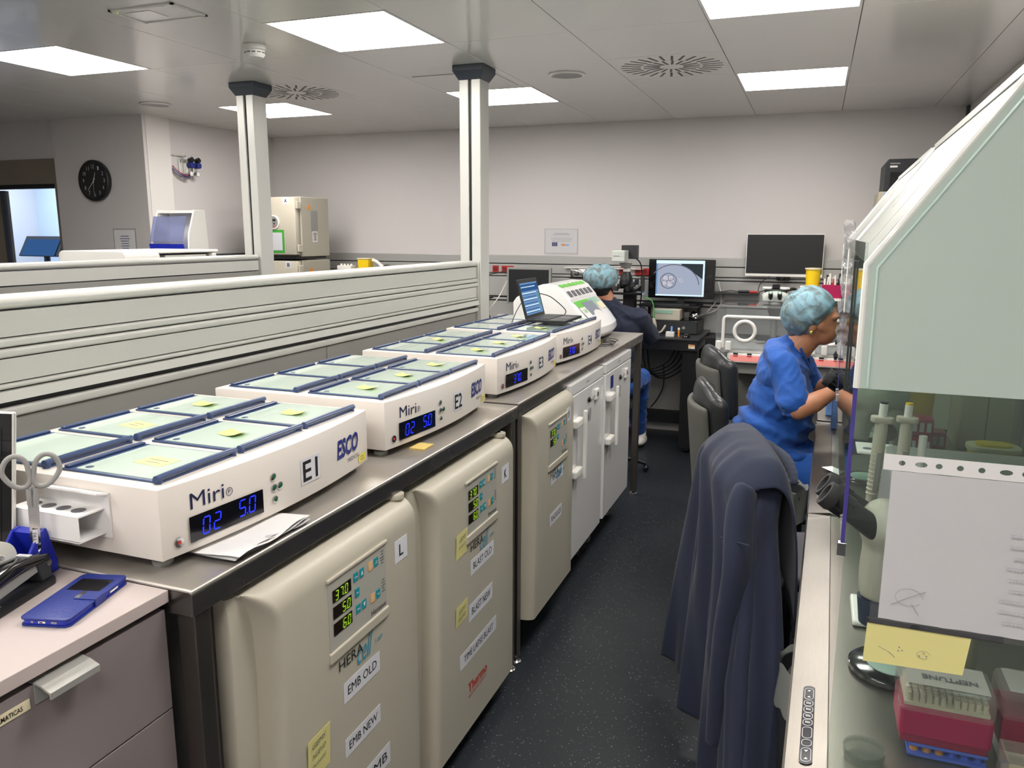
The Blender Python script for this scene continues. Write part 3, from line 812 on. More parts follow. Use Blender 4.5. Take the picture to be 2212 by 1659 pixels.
    # letter label
    lc = card('letter_label', (xf+.0004, y1-.122, z1-.135 if ndisp == 3 else z1-.115), Y, Z, .064, .058, 'label_paper', t)
    text(letter, (xf+.0012, y1-.122+.022, (z1-.135 if ndisp == 3 else z1-.115)+.014), Y, Z, .020, .030, 'ink_black', lc, bold=.01)
    for (s_, a, b, c, d, tilt) in labels:
        up = (0, -math.sin(tilt), math.cos(tilt)); rt = (0, math.cos(tilt), math.sin(tilt))
        pc = card('paper_label', (xf+.0004, a, c), rt, up, b-a, d-c, 'label_paper', t)
        o = V((xf+.0012, a, c))+V(rt)*((b-a)*.10)+V(up)*((d-c)*.30)
        text(s_, o, rt, up, (b-a)*.80, (d-c)*.45, 'ink_black', pc)
    for (a, b, c, d, lines) in notes:
        nt = card('sticky_note', (xf+.0006, a, c), V((0, 1, .03)), V((.04, 0, 1)), b-a, d-c, 'postit', t)
        for k, s_ in enumerate(lines):
            if s_: text(s_, (xf+.0035+.001*(2-k), a+.012, d-.025-.024*k), V((0, 1, .1)), V((.04, 0, 1)), (b-a)*.62, .012, 'ink_grey', nt, 'handwriting', shear=.3)
    if thermo:
        text('Thermo', (xf+.0006, 2.05, .205), Y, Z, .150, .034, 'ink_red', t, 'maker_lettering', bold=.02)
        text('SCIENTIFIC', (xf+.0006, 2.05, .190), Y, Z, .150, .009, 'ink_red', t, 'maker_small_lettering')
    # top hinge at the far side
    if ndisp == 3:
        g = G(); n_ = 16
        pr = [(.135+.022*math.cos(PI*k/n_-PI/2), y1-.030+.022*math.sin(PI*k/n_-PI/2)) for k in range(n_+1)]+[(.06, y1-.010), (.06, y1-.050)]
        hg = G().prism(pr, 'z', z1+.001, z1+.016).done('top_hinge', 'ivory', t, True, bev=.002)
        G().cyl((.135, y1-.030, z1+.016), (.135, y1-.030, z1+.019), .005, seg=12).done('hinge_pin', 'black_plastic', hg)
        G().cyl((.125, y0+.03, z1-.004), (.125, y0+.03, z1+.0008), .008, seg=20).done('plug', 'ivory', t)
    # base frame
    for fy in (y0+.06, y1-.06):
        for fx in (-.48, .03):
            if z0 < .12:
                G().lathe([(0, 0), (.022, 0), (.024, .008), (.010, .016), (.010, z0+.02), (0, z0+.02)], (fx, fy, 0), 16).done('foot', 'castor_grey', t, True)
    return t
heracell('L', 1.085, 1.735, .075, .945, 'beige under-bench incubator labelled L with EMB OLD and EMB NEW labels',
    [('EMB OLD', 1.371, 1.528, .576, .626, 0), ('EMB NEW', 1.369, 1.524, .443, .488, 0), ('L EMB', 1.405, 1.565, .305, .360, 0)],
    [(1.228, 1.308, .475, .575, ['GEMS', 'NUEVO', '(humedo)'])], py0=1.326)
heracell('K', 1.785, 2.452, .080, .935, 'beige under-bench incubator labelled K with BLAST and TIME LAPSE labels',
    [('BLAST OLD', 2.074, 2.258, .586, .635, 0), ('BLAST NEW', 2.060, 2.247, .440, .494, 0), ('TIME LAPSE BLAST', 1.990, 2.280, .313, .362, 0)],
    [(1.968, 2.046, .676, .752, ['GEMS', 'viejo']), (1.962, 2.044, .467, .53, ['GEMS', 'nuevo'])], thermo=True, py0=2.042)
tj = heracell('J', 2.610, 3.178, .155, .962, 'beige under-bench incubator labelled J standing on castors',
    [('PLACAS OVO', 2.863, 3.022, .635, .680, 0), ('PLACAS ICSI', 2.855, 3.010, .465, .516, 0)], [], ndisp=2, py0=2.828)

def castor(cx, cy, h, name='castor', parent=None, brake=True, rz=0.3):
    c, s_ = math.cos(rz), math.sin(rz); r = .036
    def T(x, y, z): return V((cx+x*c-y*s_, cy+x*s_+y*c, z))
    g = G(); g.cyl(T(0, -.011, r), T(0, .011, r), r, seg=24)
    w_ = g.done(name, 'castor_grey', parent, True)
    g = G(); g.cyl(T(0, -.013, r), T(0, .013, r), .014, seg=14); g.done('hub', 'chrome', w_, True)
    g = G()
    for sy in (-1, 1):
        g.obox(T(-.008, sy*.018-.0015, r-.008), (c, s_, 0), (0, 0, 1), .030, r+.022, .003)
    g.cyl(T(.014, 0, 2*r+.004), T(.014, 0, 2*r+.02), .026, .018, 18)
    g.cyl(T(.014, 0, 2*r+.02), T(.014, 0, h), .008, seg=12)
    g.done('fork', 'chrome', w_, True)
    if brake: G().obox(T(-.052, -.012, r+.026), (c, s_, .0), (-s_, c, 0), .035, .024, .003).done('brake_lever', 'chrome', w_)
    return w_
for yy in (2.62, 3.11):
    for xx in (.06, -.45): castor(xx, yy, .176, parent=tj, rz=.3+yy)

# ================================================================ REFRIGERATORS (N1, N2)
def fridge(nm, y0, y1, z0, z1, lb, blue=False):
    t = thing('under_bench_refrigerator', lb, 'refrigerator', (-.2, (y0+y1)/2, 0), group='white under-bench refrigerators on castors')
    xb, xf = .10, .160
    G().box((-.46, y0+.004, z0), (xb-.006, y1-.004, z1-.002), .004).done('cabinet_body', 'white_gloss', t)
    G().box((xb-.006, y0+.012, z0+.01), (xb, y1-.012, z1-.07)).done('door_seal', 'castor_grey', t)
    zd = z1-.052
    G().box((xb-.004, y0, zd+.003), (xf, y1, z1), .003).done('top_fascia', 'white_gloss', t)
    G().box((xb, y0, z0+.002), (xf, y1, zd-.001), .004).done('door', 'white_gloss', t)
    text('LIEBHERR', (xf+.0004, (y0+y1)/2-.04, zd+.022), Y, Z, .062, .010, 'grey_key', t, 'maker_lettering')
    # bar handle on the hinge-far side (left)
    hy = y0+.045; hz0, hz1 = .56, .84
    h_ = G().box((xf+.030, hy+.048, hz0-.02), (xf+.045, hy+.072, hz1+.01), .004).done('handle', 'white_plastic', t)
    for zz in (hz0, hz1-.055):
        G().box((xf+.0005, hy-.04, zz), (xf+.030, hy+.070, zz+.034), .006).done('handle_bracket', 'white_plastic', t)
    s_ = G().box((xf, y1-.17, zd-.085), (xf+.012, y1-.115, zd-.035), .003).done('lock_box', 'white_plastic', t)
    G().box((xf+.012, y1-.155, zd-.07), (xf+.0128, y1-.13, zd-.05)).done('lock_window', 'grey_key', s_)
    k_ = G().tube([(xf+.003, y1-.17, zd-.062), (xf+.003, y1-.22, zd-.072), (xf+.003, y1-.27, zd-.062)], .0018, 6, sub=4).done('sensor_wire', 'ink_grey', t)
    G().sph((xf+.005, y1-.275, zd-.062), (.007, .013, .013), 12, 8).done('sensor_knob', 'black_plastic', t)
    text(nm, (xf+.0006, y0+.265, zd-.17), Y, Z, .065, .062, 'ink_grey', t, 'number_lettering', bold=.015)
    if blue: card('blue_label', (xf+.0004, y0+.10, zd-.090), Y, Z, .060, .065, 'ink_navy', t)
    for yy in (y0+.06, y1-.06):
        for xx in (.05, -.40): castor(xx, yy, z0, parent=t, rz=.5+3*yy)
    return t
fridge('N1', 3.190, 3.748, .165, .975, 'white under-bench refrigerator marked N1 beside incubator J')
fridge('N2', 3.800, 4.380, .165, .975, 'white under-bench refrigerator marked N2 at the far bench end', True)

# ================================================================ FOREGROUND CABINET AND DESK THINGS
ZT = 1.0075
t = thing('drawer_cabinet', 'grey drawer cabinet in the lower left corner with bar handles', 'cabinet', (-.25, .55, 0))
G().box((-.62, .10, ZT-.022), (.095, .982, ZT), .001).done('cabinet_top', 'cabinet_top', t)
G().box((-.60, .12, .03), (.066, .976, ZT-.022)).done('carcass', 'cabinet_gap', t)
for k, (z0, z1) in enumerate(((.787, .972), (.40, .784), (.05, .397))):
    d = G().box((.068, .12, z0), (.088, .978, z1), .001).done('drawer', 'cabinet_grey', t)
    zt = z1
    pr = [(.066, zt+.0015), (.066, zt+.004), (.088, zt+.004), (.104, zt+.001), (.122, zt-.006), (.122, zt-.016), (.119, zt-.016), (.119, zt-.009), (.103, zt-.002), (.090, zt+.001), (.090, zt-.03), (.0885, zt-.03), (.0885, zt+.0015)]
    hy0, hy1 = (.728, .812) if k == 0 else (.66, .80)
    G().prism(pr, 'y', hy0, hy1).done('bar_handle', 'satin_aluminium', d)
    if k == 0:
        c = card('name_strip', (.0885, .60, z1-.032), Y, Z, .12, .016, 'emb_cream', d)
        text('INFORMATICAS', (.0893, .652, z1-.028), Y, Z, .056, .0075, 'ink_black', c, bold=.015)

# phone in a blue flip cover
t = thing('phone_in_blue_case', 'phone in a worn blue flip cover lying on the grey cabinet', 'phone', (0, 0, 0))
PW, PL = .082, .166
def rr2(w_, l_, r, n=5):
    out = []
    for cx, cy, a0 in ((w_/2-r, l_/2-r, 0), (-w_/2+r, l_/2-r, 90), (-w_/2+r, -l_/2+r, 180), (w_/2-r, -l_/2+r, 270)):
        for k in range(n+1):
            a = math.radians(a0+90*k/n); out.append((cx+math.cos(a)*r, cy+math.sin(a)*r))
    return out
G().prism(rr2(PW, PL, .010), 'z', 0, .0022).done('cover_back', 'blue_leather', t, True, bev=.0006)
b = G().prism(rr2(PW-.005, PL-.004, .010), 'z', .0024, .0105).done('phone_body', 'blue_plastic', t, True, bev=.001)
for px, w_, m in ((-.020, .005, 'castor_grey'), (-.004, .012, 'white_plastic'), (.016, .010, 'castor_grey')):
    G().box((px-w_/2, -PL/2-.0002+.002, .0048), (px+w_/2, -PL/2+.004, .0085), .0006).done('port', m, b)
G().box((-.0025, -PL/2+.0012, .0058), (-.0045-.003, -PL/2+.0022, .0075)).done('port_slot', 'black_plastic', b)
G().prism(rr2(PW, PL, .010), 'z', .0108, .0135).done('cover_front', 'blue_leather', t, True, bev=.0006)
G().box((-.030, .018, .0136), (.028, .062, .0140), .0002).done('cover_window', 'black_gloss', t)
G().prism([(.004, -.014), (PW/2-.002, -.014), (PW/2-.002, .014), (.004, .014)], 'z', .0137, .0152).done('clasp', 'blue_leather', t, bev=.0006)
G().box((PW/2-.002, -.014, .001), (PW/2+.0008, .014, .0150)).done('clasp_side', 'blue_leather', t)
G().box((.004, -.012, .0153), (.012, .012, .0158)).done('clasp_plate', 'chrome', t)
G().box((PW/2-.0028, .030, .005), (PW/2-.0012, .052, .008)).done('side_key', 'white_plastic', t)
place(t, (-.007, .889, ZT+.0005), .27)

# stapler
t = thing('stapler', 'black metal stapler on the grey cabinet left of the blue phone', 'stapler', (0, 0, 0))
G().prism(rr2(.040, .150, .012), 'z', 0, .012).done('base', 'black_plastic', t, True, bev=.002)
G().box((-.014, -.074, .012), (.014, -.052, .0155), .001).done('anvil_plate', 'chrome', t)
G().prism([(.070, .012), (.066, .045), (.055, .052), (.035, .048), (.045, .012)], 'x', -.013, .013).done('hinge_block', 'anthracite', t, bev=.002)
G().cyl((-.0145, .063, .040), (.0145, .063, .040), .006, seg=16).done('hinge_pin', 'chrome', t)
G().prism([(-.072, .026), (-.070, .041), (.040, .047), (.055, .041), (.055, .034), (-.05, .024)], 'x', -.010, .010).done('magazine', 'castor_grey', t, bev=.001)
G().box((-.0102, -.0735, .0245), (.0102, -.066, .040), .0008).done('nose_plate', 'chrome', t)
G().prism([(-.073, .042), (-.076, .050), (-.066, .062), (-.02, .071), (.03, .066), (.066, .056), (.066, .046), (.0, .050), (-.06, .043)], 'x', -.0165, .0165).done('top_arm', 'black_gloss', t, smooth=True, ang=50, bev=.005)
G().box((-.012, .020, .0672), (.012, .028, .0690)).done('sticker', 'paper_grey', t)
place(t, (-.108, .862, ZT+.0005), .25)

# tape dispenser with roll
t = thing('tape_dispenser', 'dark blue desk tape dispenser with a white roll, behind the stapler', 'tape dispenser', (0, 0, 0))
for sx in (-.031, .025):
    G().prism([(-.075, 0), (-.085, .030), (-.060, .038), (.020, .050), (.045, .082), (.062, .086), (.080, .020), (.080, 0)], 'x', sx, sx+.006).done('side_wall', 'blue_plastic', t, bev=.0015)
G().box((-.025, -.076, 0), (.025, .079, .012)).done('base', 'blue_plastic', t)
G().prism([(.046, .080), (.062, .084), (.078, .014), (.070, .014)], 'x', -.025, .025).done('back_wall', 'blue_plastic', t)
r_ = G(); r_.lathe([(.014, -.012), (.036, -.012), (.036, .012), (.014, .012)], (0, -.022, .052), 40, 'x', close=True); ro = r_.done('tape_roll', 'tape_white', t, True)
G().lathe([(.0125, -.013), (.0145, -.013), (.0145, .013), (.0125, .013)], (0, -.022, .052), 30, 'x', close=True).done('roll_core', 'white_plastic', ro, True)
G().box((-.025, -.088, .026), (.025, -.084, .034)).done('cutter', 'chrome', t)
place(t, (-.172, .893, ZT+.0005), .12)

# scissors standing in the dispenser, blades down
t = thing('scissors', 'grey-handled scissors standing blades down in the blue tape dispenser', 'scissors', (0, 0, 0))
def blade(sg):
    g = G(); P = [(sg*.001, 0), (sg*.007, .010), (sg*.0085, .085), (sg*.0065, .100), (-sg*.002, .100), (-sg*.001, .05)]
    g.prism(P, 'y', -.0012*(1+sg), .0012*(1-sg)+.0002); return g.done('blade', 'chrome', t)
b1 = blade(1); b2 = blade(-1)
G().cyl((0, -.0035, .070), (0, .003, .070), .0042, seg=18).done('pivot_screw', 'chrome', t, True)
for sg in (-1, 1):
    G().tube([(sg*.0035, 0, .088), (sg*.0045, 0, .105), (sg*.006, 0, .122)], 0, 12, rad=[.0052, .0062, .0055], sub=5, flat=.75).done('handle_shank', 'scissor_grey', t, True)
    cx, cz = sg*.0235, .152
    pts = [(cx+.0195*math.cos(a)*(1+.0*sg), 0, cz+.0285*math.sin(a)+sg*.0*math.cos(a)) for a in [2*PI*k/14 for k in range(14)]]
    pts = [(x-sg*.009*max(0, (cz-z)/.03), y, z) for x, y, z in pts]
    G().tube(pts, .0044, 10, closed=True, sub=3).done('finger_loop', 'scissor_grey', t, True)
card('blade_tag', (-.004, -.0042, .022), X, Z, .008, .026, 'label_paper', t)
text('TRI', (.0018, -.0050, .027), Z, -X, .015, .005, 'ink_black', t)
t.rotation_euler = (0, .04, .90); t.location = (-.150, .935, ZT+.045)

# tablet / laptop edge at the left
t = thing('tablet_computer', 'tablet screen with light rim cut by the left edge of the photo', 'tablet', (-.27, .97, ZT))
o_ = V((-.452, .885, ZT+.006)); r_ = V((.975, .20, 0)).normalized(); u_ = V((.05, .16, .98)).normalized(); u_ = (u_-r_*u_.dot(r_)).normalized()
G().obox(o_-r_.cross(u_)*.008, r_, u_, .245, .285, .008, .003).done('shell', 'satin_aluminium', t)
G().obox(o_+r_*.004+u_*.004, r_, u_, .237, .277, .0008).done('bezel', 'black_gloss', t)
G().obox(o_+r_*.022+u_*.03+r_.cross(u_)*.0009, r_, u_, .200, .225, .0005).done('screen', 'display_black', t)
G().box((-.47, .83, ZT+.0005), (-.27, .925, ZT+.006), .002).done('keyboard_dock', 'anthracite', t)

# papers and loose note on the bench
t = thing('paper_stack', 'loose stack of printed papers under the front edge of incubator E1', 'paper', (.06, 1.22, 1.0115))
for k in range(5):
    a = .06*math.sin(k*2.1); c, s_ = math.cos(a), math.sin(a); z = 1.0118+.0030*k
    def sh(u, v, k=k, c=c, s_=s_, z=z):
        x = (u-.5)*.20; y = (v-.5)*.235
        return (.028+.004*k+x*c-y*s_, 1.228-.004*k+x*s_+y*c, z+.0045*math.sin(9*v+1.7*k)*u**3+.0028*u*u+.001*math.sin(12*u+k)*u)
    o = G().grid(sh, 8, 10).done('sheet', ['paper_grey', 'paper', 'paper_grey', 'paper', 'paper'][k], t, True)
textlines(3, (.03, 1.27, 1.0300), Y, -X, .06, .05, 'pencil', t, seed=4, fill=.2)
t = thing('sticky_note_pad', 'small yellow sticky note lying on the bench in front of E2', 'sticky note', (.083, 1.953, 1.012))
for k in range(4): G().box((.060+.0004*k, 1.922, 1.0118+.0012*k), (.106+.0004*k, 1.985, 1.0129+.0012*k)).done('note', 'postit_orange', t)

# ================================================================ LAPTOP ON E4 AND EMBRYO TIME-LAPSE INCUBATOR
emis('screen_blue', '#7fa8d8', .75); emis('screen_dark', '#3f6aa6', .7); emis('screen_green', '#5fae6a', .7); emis('screen_white', '#cfe6f7', 1.25)
emis('screen_image', '#a9b2c6', .95); emis('screen_dark_grey', '#3c4247', .8); emis('screen_ring', '#6d7280', .8); emis('screen_cell', '#c6c4d0', 1.0)
emis('screen_mint', '#9fc4a8', .8)
t = thing('laptop', 'black laptop with a blue list on its screen standing open on E4', 'laptop', (-.11, 3.78, 1.186))
zb = 1.1865
G().box((-.205, 3.640, zb), (-.005, 3.925, zb+.014), .003).done('base', 'black_plastic', t)
kb = G().box((-.185, 3.655, zb+.014), (-.095, 3.910, zb+.0145)).done('keyboard_deck', 'anthracite', t)
g = G()
for i in range(5):
    for j in range(14): g.box((-.183+i*.0175, 3.658+j*.018, zb+.0145), (-.183+i*.0175+.0145, 3.658+j*.018+.0155, zb+.0165))
tag(g.done('keys', 'black_plastic', kb), kind='stuff')
G().box((-.080, 3.75, zb+.014), (-.02, 3.84, zb+.0145)).done('touchpad', 'grey_key', t)
o_ = V((-.203, 3.640, zb+.014)); u_ = V((-.27, .0, .96)).normalized()
lid = G().obox(o_, Y, u_, .285, .196, -.008, .002).done('screen_lid', 'black_plastic', t)
n_ = Y.cross(u_); o2 = o_+Y*.018+u_*.016+n_*.0006
G().obox(o2, Y, u_, .249, .160, .0004).done('screen', 'screen_blue', lid)
G().obox(o2+u_*.118+n_*.0006, Y, u_, .249, .034, .0003).done('screen_header', 'screen_dark', lid)
for k in range(7):
    G().obox(o2+u_*(.008+k*.0155)+Y*.008+n_*.0006, Y, u_, .19, .0035, .0003).done('list_row', 'screen_dark', lid)
    if k > 1: G().obox(o2+u_*(.006+k*.0155)+Y*.222+n_*.0006, Y, u_, .018, .008, .0003).done('list_mark', 'screen_green', lid)
for k in range(5): G().obox(o2+u_*(.012+k*.031)+Y*.004+n_*.0006, Y, u_, .205, .005, .0003).done('list_stripe', 'screen_white', lid)
G().tube([(-.235, 3.668, zb+.10), (-.262, 3.655, zb+.05), (-.285, 3.650, zb-.008)], .002, 8, sub=3).done('stand_leg', 'black_plastic', t)
G().tube([(-.235, 3.92, zb+.12), (-.18, 3.95, zb+.10), (-.10, 3.94, zb+.04), (-.10, 3.93, zb+.012)], .0025, 8, sub=5).done('power_cable', 'black_plastic', t)

t = thing('embryo_incubator', 'white and green embryo incubator with sloped screen at the far bench end', 'incubator', (-.22, 4.45, 1.018))
y0, y1 = 4.17, 4.73
pr = [(-.47, 1.034), (-.475, 1.235), (-.455, 1.262), (-.36, 1.318), (-.30, 1.337), (-.235, 1.335), (-.195, 1.314), (-.143, 1.256), (-.139, 1.243), (-.125, 1.232), (-.035, 1.147), (.004, 1.10), (.010, 1.065), (-.01, 1.040), (-.06, 1.034)]
def emf(g, pr, ya, yb, nose=.030, n=12):
    m = len(pr); vs = []
    for j in range(n+1):
        y = ya+(yb-ya)*j/n; b = nose*(1-((j-n/2)/(n/2))**2)
        for x, z in pr:
            w_ = max(0, min(1, (x+.12)/.12)); vs.append((x+b*w_-nose*w_*.6, y, z))
    fs = [(j*m+i, j*m+(i+1) % m, (j+1)*m+(i+1) % m, (j+1)*m+i) for j in range(n) for i in range(m)] + [tuple(range(m)), tuple(range(n*m, (n+1)*m))]
    g._new(vs, fs); return g
emf(G(), pr, y0, y1).done('housing', 'white_gloss', t, smooth=True, ang=22, bev=.006)
G().box((-.44, y0+.02, 1.0185), (-.08, y1-.02, 1.034)).done('base_plinth', 'castor_grey', t)
d_ = V((.110, 0, -.103)).normalized(); nn = V((.103, 0, .110)).normalized()
def SP(s, y, e=.001): return V((-.137, y, 1.2435))+d_*s+nn*e
def panel(name, m, s0, s1, a, b, par=t, e=.0012): return G().obox(SP(s1, a, e), Y, -d_, b-a, s1-s0, .0006).done(name, m, par)
panel('green_film', 'emb_green', .004, .060, y0+.035, y0+.30)
panel('pale_film', 'emb_pale_green', .004, .070, y0+.30, y1-.06)
panel('white_film', 'white_gloss', .052, .135, y0+.03, y0+.16, e=.0014)
sc_ = panel('touch_screen', 'emb_screen', .022, .118, y0+.14, y0+.36, e=.0022)
panel('cream_keypad', 'emb_cream', .045, .095, y0+.40, y1-.05, e=.0022)
text('G185', SP(.092, y0+.05, .003), Y, -d_, .07, .026, 'emb_green', t, 'model_lettering')
d2 = V((.052, 0, -.058)).normalized(); n2 = V((.058, 0, .052)).normalized()
for k in range(6):
    ya = y0+.045+k*.082
    o_ = V((-.152, ya, 1.266))+n2*.0008
    G().obox(o_+(-d2)*.0, Y, -d2, .050, .040, .003, .0008).done('chamber_key', 'grey_key', t)
    o3 = V((-.200, ya-.006, 1.3165)); u3 = V((-.6, 0, .33)).normalized()
    G().obox(o3+V((0, 0, .0015)), Y, u3, .055, .028, .002).done('chamber_tab', 'emb_green', t)
G().cyl((-.20, y0-.001, 1.165), (-.20, y0+.003, 1.165), .005, seg=14).done('side_screw', 'castor_grey', t)

t = thing('cable_tangle', 'tangle of thin black cables on the bench right of incubator E4', 'cable', (.07, 4.1, 1.019))
rnd_ = random.Random(3)
for k in range(4):
    cx, cy = .062+.006*k, 4.15+.01*k; pts = []
    for j in range(9):
        a = 2*PI*j/9*1.1+k; pts.append((cx+(.038+.01*rnd_.random())*math.cos(a), cy+(.060+.03*rnd_.random())*math.sin(a), 1.0215+.006*k+.006*rnd_.random()))
    G().tube(pts, .0022, 6, sub=5).done('cable_loop', 'black_plastic', t, True)

# ================================================================ LEFT BACKGROUND
t = thing('wall_clock', 'round black wall clock with white numerals', 'clock', (-4.27, 4.9, 2.01))
cx, cz, yf = -4.275, 2.01, 4.855
G().lathe([(0, .044), (.150, .044), (.158, .03), (.158, .006), (.150, 0), (.136, .004), (.134, .012)], (cx, yf, cz), 56, 'y').done('case', 'black_plastic', t, True)
G().cyl((cx, yf+.016, cz), (cx, yf+.012, cz), .136, seg=56).done('dial', 'black_plastic', t)
for k in range(1, 13):
    a = 2*PI*k/12; s_ = str(k); w_ = .028 if k > 9 else .015
    text(s_, (cx+math.sin(a)*.108-w_/2, yf+.0115, cz+math.cos(a)*.108-.014), X, Z, w_, .029, 'label_paper', t, 'numeral')
def hand(a, ln, w_, nm, z=.010):
    d = V((math.sin(a), 0, math.cos(a))); s_ = V((math.cos(a), 0, -math.sin(a)))
    c = V((cx, yf+z, cz)); G().poly([c-d*.02-s_*w_/2, c-d*.02+s_*w_/2, c+d*ln+s_*w_/3, c+d*ln-s_*w_/3], .0008, (0, -1, 0)).done(nm, 'label_paper', t)
hand(.30, .065, .006, 'hour_hand', .0105); hand(2*PI*37/60, .098, .005, 'minute_hand', .009); hand(2*PI*30.5/60, .10, .002, 'second_hand', .0075)
G().cyl((cx, yf+.003, cz), (cx, yf+.004, cz), .134, seg=40).done('clock_glass', 'clock_glass', t)

t = thing('gas_regulator_panel', 'gas regulator panel with blue knobs and gauges on the left wall', 'regulator', (-3.8, 5.35, 2.13))
G().box((-3.80, 5.27, 2.06), (-3.785, 5.37, 2.20), .003).done('wall_bracket', 'satin_aluminium', t)
for j in range(2):
    yy = 5.33+.075*j
    v_ = G().box((-3.785, yy-.022, 2.08), (-3.745, yy+.022, 2.17), .005).done('valve_block', 'satin_aluminium', t)
    G().cyl((-3.745, yy, 2.150), (-3.70, yy, 2.150), .024, seg=18).done('knob', 'ink_navy', v_, True)
    G().cyl((-3.735, yy, 2.185), (-3.70, yy, 2.195), .020, seg=18).done('upper_knob', 'black_plastic', v_, True)
    g_ = G().cyl((-3.745, yy, 2.082), (-3.72, yy, 2.082), .021, seg=20).done('gauge', 'chrome', v_)
    G().cyl((-3.72, yy, 2.082), (-3.719, yy, 2.082), .018, seg=20).done('gauge_face', 'paper', v_)
    G().tube([(-3.765, yy, 2.17), (-3.765, yy, 2.215), (-3.765, yy-.01, 2.23)], .004, 8).done('outlet_pipe', 'satin_aluminium', t)
for j, m in enumerate(('magenta_dark', 'ink_navy', 'grey_key')):
    G().tube([(-3.79, 5.20, 2.14-.02*j), (-3.77, 5.23, 2.10-.015*j), (-3.75, 5.28, 2.07-.01*j), (-3.75, 5.34, 2.06-.01*j)], .004, 8, sub=4).done('hose', m, t, True)
G().tube([(-3.79, 5.20, 2.222), (-3.78, 5.28, 2.222), (-3.765, 5.33, 2.222)], .0045, 8).done('supply_pipe', 'satin_aluminium', t)

t = thing('printed_notice', 'clear sleeve with a small printed notice on the wall under the clock', 'notice', (-4.03, 4.895, 1.5))
card('sleeve', (-4.155, 4.8975, 1.35), X, Z, .235, .29, 'sleeve_film', t, .001)
card('sheet', (-4.145, 4.8960, 1.36), X, Z, .215, .27, 'paper', t, .0006)
textlines(10, (-4.09, 4.8952, 1.40), X, Z, .11, .19, 'ink_navy', t, seed=11, fill=.35)

t = thing('lab_table', 'lab table behind the second partition screen holding the white analyser', 'table', (-2.75, 3.5, 0))
G().box((-3.3, 2.5, .88), (-2.25, 4.75, .91), .002).done('tabletop', 'white_plastic', t)
for lx, ly in ((-3.27, 2.53), (-3.27, 4.69), (-2.31, 2.53), (-2.31, 4.69)): G().box((lx, ly, 0), (lx+.035, ly+.035, .88)).done('leg', 'castor_grey', t)
t = thing('white_analyser', 'low white instrument housing with rounded top showing over the left partition', 'analyser', (-2.5, 3.55, .91))
G().prism(rnd(-2.74, -2.27, .912, 1.512, .03, 5), 'y', 3.20, 3.44).done('front_housing', 'white_plastic', t, True, bev=.004)
G().prism(rnd(-2.73, -2.30, .93, 1.490, .03, 5), 'y', 3.44, 3.86).done('inner_frame', 'castor_grey', t, True)
G().prism(rnd(-2.74, -2.27, 1.496, 1.512, .007, 3), 'y', 3.43, 3.90).done('top_plate', 'white_plastic', t, True)
G().box((-2.72, 3.86, .92), (-2.28, 3.90, 1.495), .01).done('rear_frame', 'white_plastic', t)
G().box((-2.305, 3.50, 1.42), (-2.292, 3.82, 1.485)).done('side_strip', 'satin_aluminium', t)
t = thing('storage_crate', 'grey storage crate under the white dispenser', 'crate', (-2.85, 4.3, .91))
G().box((-3.05, 4.12, .912), (-2.62, 4.52, 1.36), .01).done('body', 'castor_grey', t)
G().box((-3.06, 4.11, 1.362), (-2.61, 4.53, 1.385), .005).done('lid', 'castor_grey', t)
t = thing('blue_tip_dispenser', 'white dispenser with a clear blue hinged front cover by the pillar', 'dispenser', (-2.85, 4.3, 1.39))
xa, xb_ = -3.01, -2.70
for sx in (xa, xb_-.012):
    G().prism([(4.12, 1.388), (4.14, 1.60), (4.20, 1.755), (4.30, 1.755), (4.32, 1.388)], 'x', sx, sx+.012).done('side_panel', 'white_plastic', t, bev=.002)
G().box((xa+.012, 4.29, 1.39), (xb_-.012, 4.30, 1.75)).done('back_panel', 'white_plastic', t)
G().box((xa+.012, 4.20, 1.735), (xb_-.012, 4.289, 1.753)).done('top_panel', 'white_plastic', t)
G().obox((xa+.02, 4.10, 1.55), X, V((0, .05, .16)), xb_-xa-.04, .17, .004).done('clear_cover', 'blue_film', t)
G().obox((xa+.014, 4.135, 1.392), X, V((0, -.035, .15)), xb_-xa-.028, .15, .005).done('blue_tray', 'blue_plastic', t)
for k in range(3): G().obox((xa+.03, 4.17, 1.50+.06*k), X, V((0, .02, .05)), .035, .02, .002).done('paper_tab', 'paper', t)
G().tube([(xa-.005, 4.25, 1.66), (xa-.05, 4.25, 1.65), (xa-.075, 4.25, 1.56), (xa-.06, 4.25, 1.42)], .006, 8, sub=5).done('cable', 'black_plastic', t, True)

